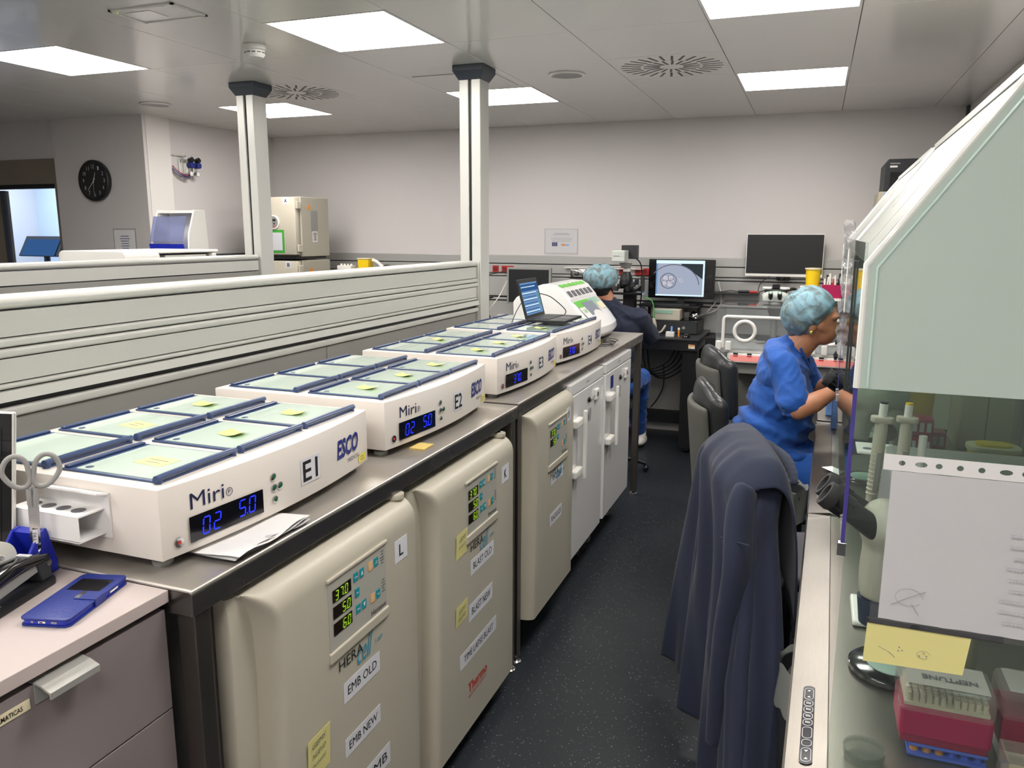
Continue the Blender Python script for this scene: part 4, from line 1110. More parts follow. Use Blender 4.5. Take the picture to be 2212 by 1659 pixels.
def stacked(y0, z0, z1, lt, lb, full=True):
    xa, xb_ = -3.43, -2.905; t = thing('stacked_incubator', lb, 'incubator', ((xa+xb_)/2, y0+.3, z0), group='two stacked beige incubators in the far left corner')
    G().box((xa, y0+.07, z0+.02), (xb_, 6.05, z1), .006).done('cabinet_body', 'ivory_dark', t)
    dr = G().box((xa, y0, z0+.035), (xb_-.01, y0+.062, z1-.004), .012).done('door', 'ivory', t, True)
    G().box((xa+.02, y0+.01, z0+.001), (xb_-.02, 6.02, z0+.02)).done('base_gap', 'black_plastic', t)
    c = card('letter_label', (xb_-.125, y0-.0004, z1-.064), X, Z, .060, .058, 'label_paper', t)
    text(lt, (xb_-.108, y0-.0014, z1-.051), X, Z, .026, .030, 'ink_black', c, bold=.02)
    G().cyl((xb_+.0005, y0+.18, z1-.085), (xb_+.002, y0+.18, z1-.085), .022, seg=20).done('hazard_sticker', 'orange_sticker', t)
    for zz in (z0+.06, z1-.10): G().box((xb_-.006, y0+.005, zz), (xb_+.012, y0+.06, zz+.06), .004).done('hinge', 'ivory', t)
    if full:
        p = G().prism(rnd(xb_-.34, xb_-.165, z1-.265, z1-.15, .055, 8), 'y', y0-.008, y0).done('display_plate', 'white_plastic', t, True)
        q = G().prism(rnd(xb_-.33, xb_-.175, z1-.255, z1-.16, .046, 8), 'y', y0-.010, y0-.008).done('display_field', 'castor_grey', p)
        for k in range(3):
            G().box((xb_-.300+k*.038, y0-.0115, z1-.20), (xb_-.272+k*.038, y0-.010, z1-.182)).done('readout', 'emb_screen' if 0 else 'ink_black', p)
            for j in range(2): G().cyl((xb_-.268+k*.028, y0-.0115, z1-.220-.022*j), (xb_-.268+k*.028, y0-.010, z1-.220-.022*j), .007, seg=12).done('key', 'black_plastic' if (k, j) != (2, 1) else 'ink_red', p)
        G().box((xa+.04, y0-.0012, z0+.05), (xb_-.125, y0-.0004, z1-.27)).done('green_tape_frame', 'green_tape', t)
        G().box((xa+.06, y0-.003, z0+.072), (xb_-.145, y0-.0013, z1-.292)).done('whiteboard', 'whiteboard', t)
        G().box((xb_+.0005, y0+.20, z1-.28), (xb_+.003, y0+.30, z1-.11)).done('filter_plate', 'castor_grey', t)
        c = G().box((xb_+.0005, y0+.22, z0+.14), (xb_+.0012, y0+.29, z0+.23)).done('type_label', 'paper', t)
        textlines(5, (xb_+.0014, y0+.225, z0+.15), Y, Z, .06, .07, 'ink_black', c, seed=9)
    return t
stacked(5.58, 1.395, 1.905, 'A', 'beige incubator labelled A with green-framed whiteboard, upper of the stack')
stacked(5.58, .86, 1.385, 'B', 'beige incubator labelled B, lower of the stack in the corner', False)
t = thing('incubator_stand', 'low metal stand under the stacked incubators', 'stand', (-3.25, 5.9, 0))
G().box((-3.62, 5.56, .82), (-2.88, 6.25, .855), .003).done('top', 'castor_grey', t)
for lx, ly in ((-3.6, 5.58), (-2.94, 5.58), (-3.6, 6.19), (-2.94, 6.19)): G().box((lx, ly, 0), (lx+.04, ly+.04, .82)).done('leg', 'castor_grey', t)

t = thing('wall_shelf', 'grey wall shelf behind the right partition end holding the small yellow bin', 'shelf', (-2.4, 6.3, 1.28))
G().box((-2.86, 6.05, 1.275), (-1.8, 6.42, 1.295), .002).done('shelf_board', 'castor_grey', t)
for xx in (-2.7, -2.0): G().prism([(6.42, 1.275), (6.12, 1.275), (6.42, 1.12)], 'x', xx, xx+.02).done('bracket', 'castor_grey', t)
t = thing('small_yellow_bin', 'small yellow sharps bin with pale lid seen above the partition', 'bin', (-2.58, 6.15, 1.295))
G().prism([(-2.655, 1.297), (-2.555, 1.297), (-2.55, 1.385), (-2.66, 1.385)], 'y', 6.10, 6.19).done('body', 'yellow_bin', t, bev=.006)
G().box((-2.665, 6.095, 1.386), (-2.545, 6.195, 1.396), .004).done('lid', 'emb_cream', t)
t = thing('white_tube_coil', 'coil of white tubing and black cable beside the small yellow bin', 'tubing', (-2.42, 6.15, 1.295))
G().tube([(-2.53, 6.14, 1.38), (-2.49, 6.14, 1.365), (-2.45, 6.15, 1.33), (-2.42, 6.15, 1.312)], .016, 10, sub=4).done('tube', 'white_plastic', t, True)
G().tube([(-2.44, 6.14, 1.31), (-2.40, 6.14, 1.335), (-2.34, 6.15, 1.325), (-2.28, 6.15, 1.31), (-2.22, 6.14, 1.315)], .008, 8, sub=4).done('cable', 'black_plastic', t, True)
t = thing('white_tube_rack', 'small white tube rack in front of incubator B', 'rack', (-2.77, 6.1, 1.3))
G().box((-2.85, 6.07, 1.297), (-2.71, 6.16, 1.33), .003).done('base', 'white_plastic', t)
for k in range(4): G().cyl((-2.83+k*.034, 6.11, 1.33), (-2.83+k*.034, 6.11, 1.345), .010, seg=10).done('tube', 'white_plastic', t)

# inner room beyond the doorway
la = bpy.data.lights.new('inner_room_lamp', 'AREA'); la.energy = 55; la.size = 1.0; la.color = (.66, .80, 1.0)
lo = bpy.data.objects.new('inner_room_lamp', la); COL.objects.link(lo); lo.location = (-6.2, 5.9, 2.48)
G().box((-6.7, 5.4, 2.486), (-5.7, 6.4, 2.494)).done('ceiling_light_inner', 'lamp_panel' if 0 else 'white_plastic', None)
o = bpy.data.objects['ceiling_light_inner']; o.name = 'ceiling_lamp'; tag(o, 'flat lamp in the ceiling of the blue-lit room behind the doorway', 'light')
t = thing('inner_room_console', 'grey console cart with a tilted blue touch screen in the blue-lit room', 'console', (-6.3, 6.1, 0))
G().box((-6.62, 5.95, .0), (-6.0, 6.4, 1.27), .04).done('body', 'castor_grey', t, True)
fr = V((0, .10, .21)).normalized()
G().obox((-6.66, 6.02, 1.36), X, V((0, .5, .87)), .55, .23, .02, .004).done('screen_frame', 'black_plastic', t)
G().obox((-6.62, 5.995, 1.372), X, V((0, .5, .87)), .47, .19, .0008).done('screen', 'screen_dark', t)
G().cyl((-6.4, 6.12, 1.27), (-6.4, 6.12, 1.40), .03, seg=12).done('screen_arm', 'black_plastic', t)

# ================================================================ LAMINAR FLOW WORKSTATIONS
HR = -.018
emis('hood_lamp', '#f2fff6', 6.0)
def HW(o, x, y, z):
    c, s_ = math.cos(HR), math.sin(HR); return V((o[0]+x*c-y*s_, o[1]+x*s_+y*c, z))
def hood(o, lb, first):
    t = thing('laminar_flow_hood', lb, 'hood', (0, 0, 0), group='laminar flow hoods along the right wall')
    L_ = 1.235
    G().box((.066, 0, .770), (.80, L_, .80), .002).done('worktop', 'hood_steel', t)
    ed = G().prism([(0, .772), (0, .789), (.004, .792), (.0655, .800), (.0655, .772)], 'y', 0, L_).done('front_strip', 'strip_steel', t)
    G().box((.001, L_-.006, .7925), (.064, L_-.001, .8015)).done('end_ridge', 'chrome', t)
    y0, y1 = (.03, .265) if first else (.10, .30)
    ks = G().prism(rr2(.020, y1-y0, .009), 'z', 0, .0012).done('key_strip', 'display_black', t) if first else None
    sl = math.atan2(.008, .0615)
    def KP(x, y, e): return V((x, y, .7945+(x-.02)*.13+e))
    if ks:
        ks.data.transform(Matrix.Translation(KP(.034, (y0+y1)/2, .0002)) @ Matrix.Rotation(-sl, 4, 'Y'))
    rel = [(.0, .17, 'P'), (.185, .085, 'o'), (.285, .15, 'r'), (.45, .085, 'h'), (.54, .085, 'h'), (.63, .085, 'h'), (.72, .085, 'h'), (.82, .17, 'P')]
    for k, (a, ln, c) in enumerate(rel):
        ya = y0+.006+a*(y1-y0-.012); yb = ya+ln*(y1-y0-.012)*.95
        pts = rr2(.0145, yb-ya, .006, 4); P = [tuple(KP(.034+p[0], (ya+yb)/2+p[1], .0018)) for p in pts]
        G().tube(P, .0005, 5, closed=True).done('key_outline', 'label_paper' if first else 'white_plastic', t)
        if c == 'P':
            for yy, q in ((ya+.008, 1), (yb-.008, -1)):
                G().poly([KP(.031, yy-.002*q, .0018), KP(.037, yy-.002*q, .0018), KP(.034, yy+.003*q, .0018)], .0003, (0, 0, 1)).done('key_arrow', 'label_paper', t)
        if c == 'h': G().box(tuple(KP(.030, (ya+yb)/2-.003, .0016)), tuple(KP(.038, (ya+yb)/2+.003, .0019))).done('key_icon', 'castor_grey', t)
    # underframe
    for yy in (.03, L_-.07):
        g = G(); g.box((.14, yy, .03), (.18, yy+.04, .77)); g.box((.72, yy, .03), (.76, yy+.04, .77)); g.box((.10, yy, 0), (.78, yy+.04, .03)); g.box((.18, yy, .70), (.72, yy+.04, .74))
        g.done('leg_frame', 'castor_grey', t, bev=.002)
    G().box((.20, .08, .60), (.78, L_-.08, .768), .004).done('under_housing', 'hood_white', t)
    xe = .063; S = [(xe, 1.57), (xe+.158, 1.795), (xe+.185, 1.833), (.74, 1.833)]
    for yy, nm, near in ((.020, 'side_panel', True), (1.205, 'far_side_panel', False)):
        th = .006
        G().prism([(xe, .802), (.74, .802), (.74, 1.399), (xe, 1.399)], 'y', yy, yy+th).done('clear_side_glass', 'side_glass', t)
        fp = G().prism([(xe, 1.400)]+S+[(.74, 1.400)], 'y', yy-.001, yy+th+.001).done('frosted_side_panel', 'frosted_panel', t)
        rim = [(xe-.002, yy+th/2, 1.40), (xe-.002, yy+th/2, 1.57), (xe+.156, yy+th/2, 1.797), (xe+.183, yy+th/2, 1.835), (.74, yy+th/2, 1.838)]
        G().tube(rim, .0052, 8).done('panel_rim', 'hood_white', t, True)
        if near or True:
            ins = [(xe+.011, yy-.0018, 1.402), (xe+.011, yy-.0018, 1.567), (xe+.167, yy-.0018, 1.790), (xe+.19, yy-.0018, 1.822)]
            G().tube(ins, .0022, 6).done('inner_line', 'frosted_edge', t, True)
    # front fascia, sloped, with dark slots
    d = (V((xe+.185, 0, 1.833))-V((xe, 0, 1.575))); ln = d.length; u = d.normalized(); n_ = u.cross(Y)
    if n_.x > 0: n_ = -n_
    base = V((xe-.003, .028, 1.572))
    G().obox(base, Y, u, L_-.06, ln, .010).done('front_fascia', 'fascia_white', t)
    for ya, s0, s1 in ((.075, .03, .28), (.36, .0, .16), (.45, .20, .30), (.75, .12, .28), (.95, .0, .2)):
        q = base+Y*ya+u*s0
        G().obox(q+n_*.0004, Y, u, .012, s1-s0, .0015).done('fascia_slot', 'bronze' if 0 else 'anthracite', t)
        G().obox(q+n_*.0004-Y*.004, Y, u, .002, s1-s0, .004).done('slot_lip', 'hood_white', t)
    G().box((.24, .028, 1.828), (.74, L_-.03, 1.84)).done('top_cover', 'hood_white', t)
    G().box((.735, .02, .80), (.76, L_-.02, 1.84)).done('back_wall', 'wall_trunking', t)
    for yy in (.35, .66, .97): G().box((.728, yy, .81), (.735, yy+.03, 1.80)).done('wall_rib', 'frosted_edge', t)
    lt = G().box((.40, .10, 1.785), (.44, L_-.10, 1.805)).done('hood_lamp_tube', 'hood_lamp', t)
    G().box((.37, .08, 1.806), (.47, L_-.08, 1.82)).done('lamp_reflector', 'hood_white', t)
    # vertical sash
    sg = G().box((xe-.006, .030, 1.170), (xe-.002, L_-.030, 1.60)).done('front_sash', 'sash_glass', t)
    for yy in (.024, L_-.034):
        G().box((xe-.006, yy, 1.170), (xe-.0005, yy+.006, 1.40)).done('sash_edge_film', 'purple_film', t)
        G().box((xe-.010, yy-.002, 1.150), (xe+.003, yy+.008, 1.170), .001).done('sash_clip', 'chrome', t)
    G().box((xe-.010, .38, 1.33), (xe-.0065, .392, 1.565)).done('sash_guide', 'anthracite', t)
    place(t, (o[0], o[1], 0), HR)
    return t
O1 = (1.10, 1.17); O2 = (1.10+.018*1.262, 1.17+1.262)
hood(O1, 'laminar flow hood nearest the camera with a document sleeve on its side glass', True)
hood(O2, 'laminar flow hood in the middle, where the seated person in blue works', False)
t = thing('steel_side_table', 'steel worktable beyond the second hood', 'table', (1.5, 4.3, 0))
G().box((1.152, 3.715, .765), (1.95, 4.75, .80), .002).done('worktop', 'hood_steel', t)
for lx, ly in ((1.2, 3.75), (1.2, 4.68), (1.88, 3.75), (1.88, 4.68)): G().box((lx, ly, 0), (lx+.035, ly+.035, .765)).done('leg', 'castor_grey', t)

# document sleeve on the side glass
yN = 1.182
t = thing('document_sleeve', 'punched clear sleeve holding a crumpled paper sheet taped to the near hood glass', 'document sleeve', (1.35, yN, 1.19))
def wz(x, z): return .0018*math.sin(x*38+z*21)+.0012*math.sin(z*67-x*25)
G().grid(lambda u, v: (1.2145+u*.285, yN-.0035+wz(u, v)*.6, 1.069+v*.220), 24, 18).done('sheet', 'paper', t, True)
G().grid(lambda u, v: (1.203+u*.302, yN-.0065+wz(u, v)*.4, 1.062+v*.228), 20, 14).done('sleeve_film', 'sleeve_film', t, True)
g = G(); x0, x1, z0, z1 = 1.203, 1.505, 1.290, 1.3125; holes = [(1.226, 0), (1.250, 1), (1.2715, 0), (1.297, 0), (1.3225, 0), (1.351, 1), (1.373, 0), (1.400, 0), (1.427, 0), (1.452, 1), (1.478, 0)]
def strip(g):
    zc = (z0+z1)/2; xs = x0
    for hx, ov in holes:
        hw = .0042+(.0035 if ov else 0); hh = .0038
        g.box((xs, yN-.005, z0), (hx-hw, yN-.0042, z1)); xs = hx+hw
        for k in range(6):   # the strip above and below an elliptic hole
            a0, a1 = PI-PI*k/6, PI-PI*(k+1)/6
            xa_, xb2 = hx+hw*math.cos(a0), hx+hw*math.cos(a1); h0, h1 = hh*math.sin(a0), hh*math.sin(a1)
            g.prism([(xa_, zc+h0), (xb2, zc+h1), (xb2, z1), (xa_, z1)], 'y', yN-.005, yN-.0042)
            g.prism([(xa_, z0), (xb2, z0), (xb2, zc-h1), (xa_, zc-h0)], 'y', yN-.005, yN-.0042)
    g.box((xs, yN-.005, z0), (x1, yN-.0042, z1))
strip(g); g.done('hole_strip', 'paper', t)
textlines(9, (1.36, yN-.0080, 1.085), X, Z, .05, .14, 'paper_grey', t, 'faint_print', seed=5, fill=.22)
g = G(); pc = V((1.251, yN-.0078, 1.108))
g.tube([(pc.x+.0175*math.cos(a), pc.y, pc.z+.013*math.sin(a)) for a in [2*PI*k/20 for k in range(19)]], .0003, 4)
g.tube([(pc.x-.022, pc.y, pc.z-.014), pc, (pc.x+.02, pc.y, pc.z+.012)], .0004, 4); g.tube([(pc.x+.004, pc.y, pc.z-.009), (pc.x+.014, pc.y, pc.z-.024)], .0005, 4)
g.done('pencil_sketch', 'pencil', t)
G().sph((1.383, yN-.0078, 1.2625), (.0013, .0004, .0019), 8, 6).done('ink_blot', 'ink_black', t)
G().box((1.200, yN-.006, 1.0605), (1.372, yN-.001, 1.0675)).done('dark_seam', 'anthracite', t)
t = thing('sticky_note_on_glass', 'large pale yellow sticky note with pencil dots on the hood glass below the sleeve', 'sticky note', (1.266, yN, 1.035))
G().poly([(1.2015, yN-.003, 1.0625), (1.1995, yN-.006, 1.000), (1.328, yN-.006, 1.0035), (1.334, yN-.003, 1.059)], .0006, (0, 1, 0)).done('note', 'postit', t)
g = G()
for x, z in ((1.2455, 1.030), (1.2495, 1.026), (1.2445, 1.0245), (1.277, 1.027), (1.272, 1.022), (1.281, 1.023)): g.cyl((x, yN-.0068, z), (x, yN-.0062, z), .0011, seg=8)
g.tube([(1.277+.0085*math.cos(a), yN-.0066, 1.0245+.006*math.sin(a)) for a in [2*PI*k/14 for k in range(13)]], .00025, 4)
g.tube([(1.232, yN-.0066, 1.021), (1.238, yN-.0066, 1.0165), (1.241, yN-.0066, 1.013)], .0005, 4); g.tube([(1.218, yN-.0066, 1.027), (1.232, yN-.0066, 1.021)], .0003, 4)
g.done('pencil_marks', 'pencil', t)

# pipette tip boxes
def tipbox(x0, y0, w_, d, z0, lb, tips=True, col='magenta', nm=True):
    t = thing('pipette_tip_box', lb, 'tip box', (x0+w_/2, y0+d/2, z0), group='magenta pipette tip boxes in the near hood')
    G().box((x0+.004, y0+.004, z0), (x0+w_-.004, y0+d-.004, z0+.012), .002).done('foot_rim', 'magenta_dark', t)
    G().box((x0, y0, z0+.010), (x0+w_, y0+d, z0+.062), .006).done('box_body', col, t)
    if tips:
        r_ = G().box((x0+.006, y0+.006, z0+.0625), (x0+w_-.006, y0+d-.006, z0+.068)).done('tip_rack', 'tips_ivory', t)
        proto = None
        for i in range(12):
            for j in range(8):
                x = x0+.012+(w_-.024)*i/11; y = y0+.012+(d-.024)*j/7
                if j == 0 and i == 6: continue
                if proto is None:
                    proto = G().cyl((0, 0, 0), (0, 0, .014), .0042, .0038, 10).done('tip', 'tips_ivory'); proto.parent = t; o = proto
                else: o = proto.copy(); COL.objects.link(o)
                o.location = (x-(x0+w_/2), y-(y0+d/2), .068); 
    b = G().box((x0-.002, y0-.002, z0+.052), (x0+w_+.002, y0+d+.002, z0+.100), .010).done('lid', 'tip_lid', t)
    G().box((x0+.008, y0+.006, z0+.1001), (x0+w_-.008, y0+d-.006, z0+.1006)).done('lid_top', 'tip_top', b)
    if nm: text('NEPTUNE', (x0+w_-.022, y0+.040, z0+.1010), -X, -Y, .078, .014, 'grey_key', b, bold=.02)
    return t
tb = tipbox(1.268, 1.272, .130, .088, .824, 'magenta pipette tip box with lettered clear lid and white tips')
t = thing('blue_tube_rack', 'blue and orange tube rack under the lettered tip box', 'rack', (1.33, 1.31, .8015))
G().box((1.285, 1.276, .8015), (1.396, 1.358, .806), .001).done('rack_base', 'rack_blue', t)
G().box((1.285, 1.276, .818), (1.396, 1.358, .8235), .002).done('rack_top', 'rack_blue', t)
for k in range(6):
    G().cyl((1.295+.018*k, 1.290, .806), (1.295+.018*k, 1.290, .818), .0062, seg=12).done('tube', 'rack_orange' if k < 3 else 'rack_blue', t)
    G().cyl((1.295+.018*k, 1.340, .806), (1.295+.018*k, 1.340, .818), .0062, seg=12).done('tube', 'rack_blue', t)
tipbox(1.412, 1.30, .125, .085, .824, 'second magenta tip box at the right edge, with dark pink lid', False, 'magenta_dark', False)
t = thing('small_rack_box', 'low white box under the right tip box', 'box', (1.475, 1.34, .8015))
G().box((1.416, 1.302, .8015), (1.535, 1.384, .8235), .004).done('body', 'white_plastic', t)
t = thing('cream_liquid_box', 'clear plastic box with pale yellow contents at the lower right edge', 'box', (1.42, 1.23, .8015))
G().box((1.408, 1.212, .8015), (1.475, 1.262, .832), .003).done('contents', 'emb_cream', t)
g = G(); g.box((1.404, 1.208, .8012), (1.479, 1.211, .866)); g.box((1.404, 1.263, .8012), (1.479, 1.266, .866)); g.box((1.404, 1.211, .8012), (1.407, 1.263, .866)); g.box((1.476, 1.211, .8012), (1.479, 1.263, .866)); g.done('clear_wall', 'tip_lid', t)
t = thing('petri_dish', 'clear petri dish on the steel worktop inside the near hood', 'dish', (1.219, 1.242, .801))
G().lathe([(0, .0), (.029, .0), (.0295, .016), (.0285, .016), (.028, .002), (0, .002)], (1.219, 1.242, .801), 40).done('dish_base', 'dish_plastic', t, True)
G().lathe([(0, .020), (.031, .020), (.0315, .010), (.0303, .010), (.030, .0185), (0, .0185)], (1.219, 1.242, .801), 40).done('dish_lid', 'dish_plastic', t, True)

# near stereo microscope
def scope(o, rz, lb, side='navy', beige='ivory', h=0):
    """local: eyepieces towards -x, base at origin"""
    t = thing('stereo_microscope', lb, 'microscope', (0, 0, 0), group='beige stereo microscopes in the hoods')
    G().lathe([(0, 0), (.072, 0), (.076, .004), (.076, .012), (.070, .016), (0, .016)], (0, 0, 0), 48).done('base', 'black_gloss', t, True)
    G().cyl((0, 0, .016), (0, 0, .018), .045, seg=36).done('stage_plate', 'frosted_edge', t)
    g = G(); g.tube([(.10, 0, .002), (.10, 0, .12), (.085, 0, .20), (.06, 0, .27)], 0, 18, rad=[.034, .032, .033, .045], sub=4, flat=1.1); g.done('column', beige, t, True)
    G().box((.03, -.030, .001), (.14, .030, .012), .004).done('column_foot', 'black_gloss', t)
    g = G(); g.tube([(-.035, 0, .095), (-.035, 0, .145)], 0, 24, rad=[.030, .036]); g.done('objective_skirt', 'navy' if 0 else 'dark_navy', t, True)
    organic([('t', [(-.033, 0, .145), (-.030, 0, .20), (-.018, 0, .255)], [.036, .043, .052], 1.0), ('t', [(-.02, 0, .26), (.045, 0, .285), (.10, 0, .27)], [.060, .058, .040], 1.15),
             ('e', (-.035, 0, .285), (.045, .062, .050))], 'body', beige, t, .006, 8)
    for sy in (-1, 1):
        a = V((-.050, sy*.032, .285)); b = V((-.110, sy*.030, .325)); c = V((-.132, sy*.030, .340))
        e_ = G().cyl(a, b, .022, .019, 24).done('eyepiece_tube', 'black_plastic', t, True)
        d = (c-b).normalized()
        g = G(); g.cyl(b-d*.012, b+d*.020, .0225, .0235, 24); g.done('eyepiece', 'black_gloss', e_, True)
        g = G(); g.lathe([(.0235, 0), (.0260, .006), (.0245, .022), (.0175, .022), (.0170, .004)], (0, 0, 0), 24); g.b.transform(Matrix.Translation(b+d*.018) @ d.to_track_quat('Z', 'Y').to_matrix().to_4x4()); g.done('eyecup', 'rubber', e_, True)
        G().cyl(b+d*.021, b+d*.023, .0165, seg=20).done('ocular_lens', 'black_gloss', e_)
        G().cyl((.055, sy*.055, .19), (.055, sy*.085, .19), .026, seg=24).done('focus_knob', 'black_plastic', t, True)
    place(t, o, rz); return t
mat('dark_navy', '#1c2a44', .4)
scope((1.282, 1.535, .8015), 0.05, 'beige stereo microscope with black eyecups behind the near hood glass')
scope((1.298, 2.80, .8015), -.05, 'beige stereo microscope in the second hood, its eyecups left of the glass edge')
scope((1.345, 3.42, .8015), 0.0, 'stereo microscope the person in blue looks into')
t = thing('pipette_stand', 'pale stand holding two pipettes behind the near microscope', 'stand', (1.30, 1.76, .8015))
G().box((1.22, 1.70, .8015), (1.40, 1.84, .815), .005).done('base', 'white_plastic', t)
G().cyl((1.33, 1.80, .815), (1.33, 1.80, 1.20), .008, seg=14).done('rod', 'white_plastic', t, True)
def pip(x, y, zt, lb, capm, tilt=0):
    t = thing('pipette', lb, 'pipette', (0, 0, 0), group='white pipettes in the stand')
    G().lathe([(0, -.10), (.004, -.10), (.008, -.04), (.0085, .0), (.0105, .012), (.0115, .08), (.0125, .165), (.011, .180), (0, .180)], (0, 0, 0), 24).done('barrel', 'ivory', t, True)
    for k in range(12): G().lathe([(.0110, 0), (.0122, .0015), (.0122, .003), (.0110, .0045)], (0, 0, .03+.009*k), 20, close=True).done('grip_rib', 'ivory', t, True)
    G().prism(rr2(.042, .024, .010), 'z', .178, .190).done('finger_flange', 'ivory', t, True, bev=.002)
    G().cyl((0, 0, .190), (0, 0, .216), .0078, seg=20).done('plunger', 'white_plastic', t, True)
    G().cyl((0, 0, .216), (0, 0, .220), .0072, seg=20).done('plunger_cap', capm, t)
    G().box((-.002, -.0140, .04), (.007, -.0110, .12), .001).done('volume_window', 'castor_grey', t)
    G().cyl((0, 0, -.15), (0, 0, -.10), .0015, .0035, 12).done('tip_cone', 'white_plastic', t)
    t.rotation_euler = (0, tilt, 0); t.location = (x, y, zt-.220)
pip(1.232, 1.68, 1.290, 'white pipette with a dark cap hanging nearer the glass edge', 'display_black', .04)
pip(1.292, 1.80, 1.268, 'white pipette with a yellow cap hanging behind the first one', 'yellow_bin', .03)
t = thing('heated_stage_box', 'flat grey worktop box between the microscopes in the near hood', 'box', (1.55, 2.05, .8015))
G().box((1.285, 1.88, .8015), (1.70, 2.16, 1.085), .006).done('housing', 'wall_trunking', t)
G().box((1.30, 1.895, 1.0852), (1.68, 2.15, 1.090), .002).done('top_plate', 'trunking_lower', t)
t = thing('white_angle_bracket', 'white punched bracket under the pipettes beside the glass edge', 'bracket', (1.26, 2.28, .9))
G().box((1.235, 2.25, 1.035), (1.33, 2.36, 1.041), .001).done('plate', 'white_plastic', t)
G().cyl((1.262, 2.29, 1.0412), (1.262, 2.29, 1.0418), .012, seg=16).done('plate_hole', 'grey_key', t)
G().box((1.29, 2.30, .8015), (1.31, 2.33, 1.035)).done('upright', 'white_plastic', t)
t = thing('blue_wipe_box', 'light blue box standing on the middle hood worktop', 'box', (1.215, 3.02, .8015))
G().prism([(1.205, .8015), (1.262, .8015), (1.262, .945), (1.220, .960), (1.205, .95)], 'y', 3.545, 3.60).done('carton', 'blue_box', t, bev=.002)
t = thing('paper_strip', 'white folded paper strip on the middle hood steel edge', 'paper', (1.24, 3.05, .80))
G().poly([(1.165, 2.905, .806), (1.20, 2.93, .806), (1.30, 2.78, .806), (1.285, 2.735, .806)], .001, (0, 0, 1)).done('strip', 'paper', t)
t = thing('blue_sharps_cup', 'small light blue box behind the working hands', 'box', (1.25, 3.85, .80))
G().box((1.185, 3.80, .8005), (1.28, 3.90, .93), .006).done('body', 'blue_box', t)
t = thing('yellow_lidded_tub', 'yellow tub with translucent lid at the back of the middle hood', 'tub', (1.72, 3.0, .8015))
G().prism(rr2(.15, .10, .035), 'z', .8015, .885).done('tub', 'yellow_bin', t, True)
G().prism(rr2(.165, .112, .04), 'z', .886, .902).done('lid', 'emb_cream', t, True, bev=.003)
G().prism(rr2(.11, .07, .03), 'z', .902, .910).done('lid_ring', 'yellow_bin', t, True)
for c in kids(t): c.data.transform(Matrix.Translation((1.71, 3.05, 0)))
for j, (x, y, z) in enumerate(((1.50, 3.28, .8015), (1.56, 3.38, .8015), (1.50, 3.28, .872))):
    t = thing('red_tube_rack', ['magenta tube rack with white labels at the back of the middle hood', 'magenta tube rack farthest back beside the beige panels', 'magenta tube rack stacked on top of another'][j], 'rack', (x, y, z))
    G().box((x-.05, y-.04, z), (x+.05, y+.04, z+.065), .004).done('rack_body', 'magenta', t)
    for k in range(4): G().box((x-.045+k*.024, y-.0415, z+.015), (x-.030+k*.024, y-.0402, z+.05)).done('tube_label', 'label_paper', t)
t = thing('yellow_sharps_tub', 'yellow sharps tub behind the magenta racks', 'bin', (1.50, 3.48, .8015))
G().lathe([(0, .0), (.05, .0), (.062, .24), (0, .24)], (1.52, 3.50, .8015), 28).done('body', 'yellow_bin', t, True)
G().lathe([(0, .241), (.066, .241), (.066, .256), (0, .258)], (1.52, 3.50, .8015), 28).done('lid', 'yellow_bin', t, True)
t = thing('beige_drawer_unit', 'beige cupboard against the back of the second hood', 'cupboard', (1.75, 3.5, .8015))
G().box((1.65, 3.36, .8015), (1.83, 3.60, 1.12), .003).done('body', 'beige_metal', t)
G().box((1.655, 3.352, .81), (1.738, 3.36, 1.11), .001).done('door', 'beige_metal', t); G().box((1.742, 3.352, .81), (1.826, 3.36, 1.11), .001).done('door', 'beige_metal', t)
# crumpled clear film hanging at the middle hood corner
t = thing('crumpled_clear_film', 'crumpled clear plastic film hanging at the middle hood front corner', 'plastic film', (1.17, 2.45, 1.5))
rn = random.Random(5)
def film(u, v):
    return (1.178+.012*math.sin(v*31+u*5)+.010*(u-.5), 2.425-.03*u+.012*math.sin(v*23+u*9)+.006*math.sin(v*57), 1.29+.36*v+.004*math.sin(u*20+v*40))
G().grid(film, 6, 60).done('film', 'crumple_film', t, True) if 'crumple_film' in MATS else None

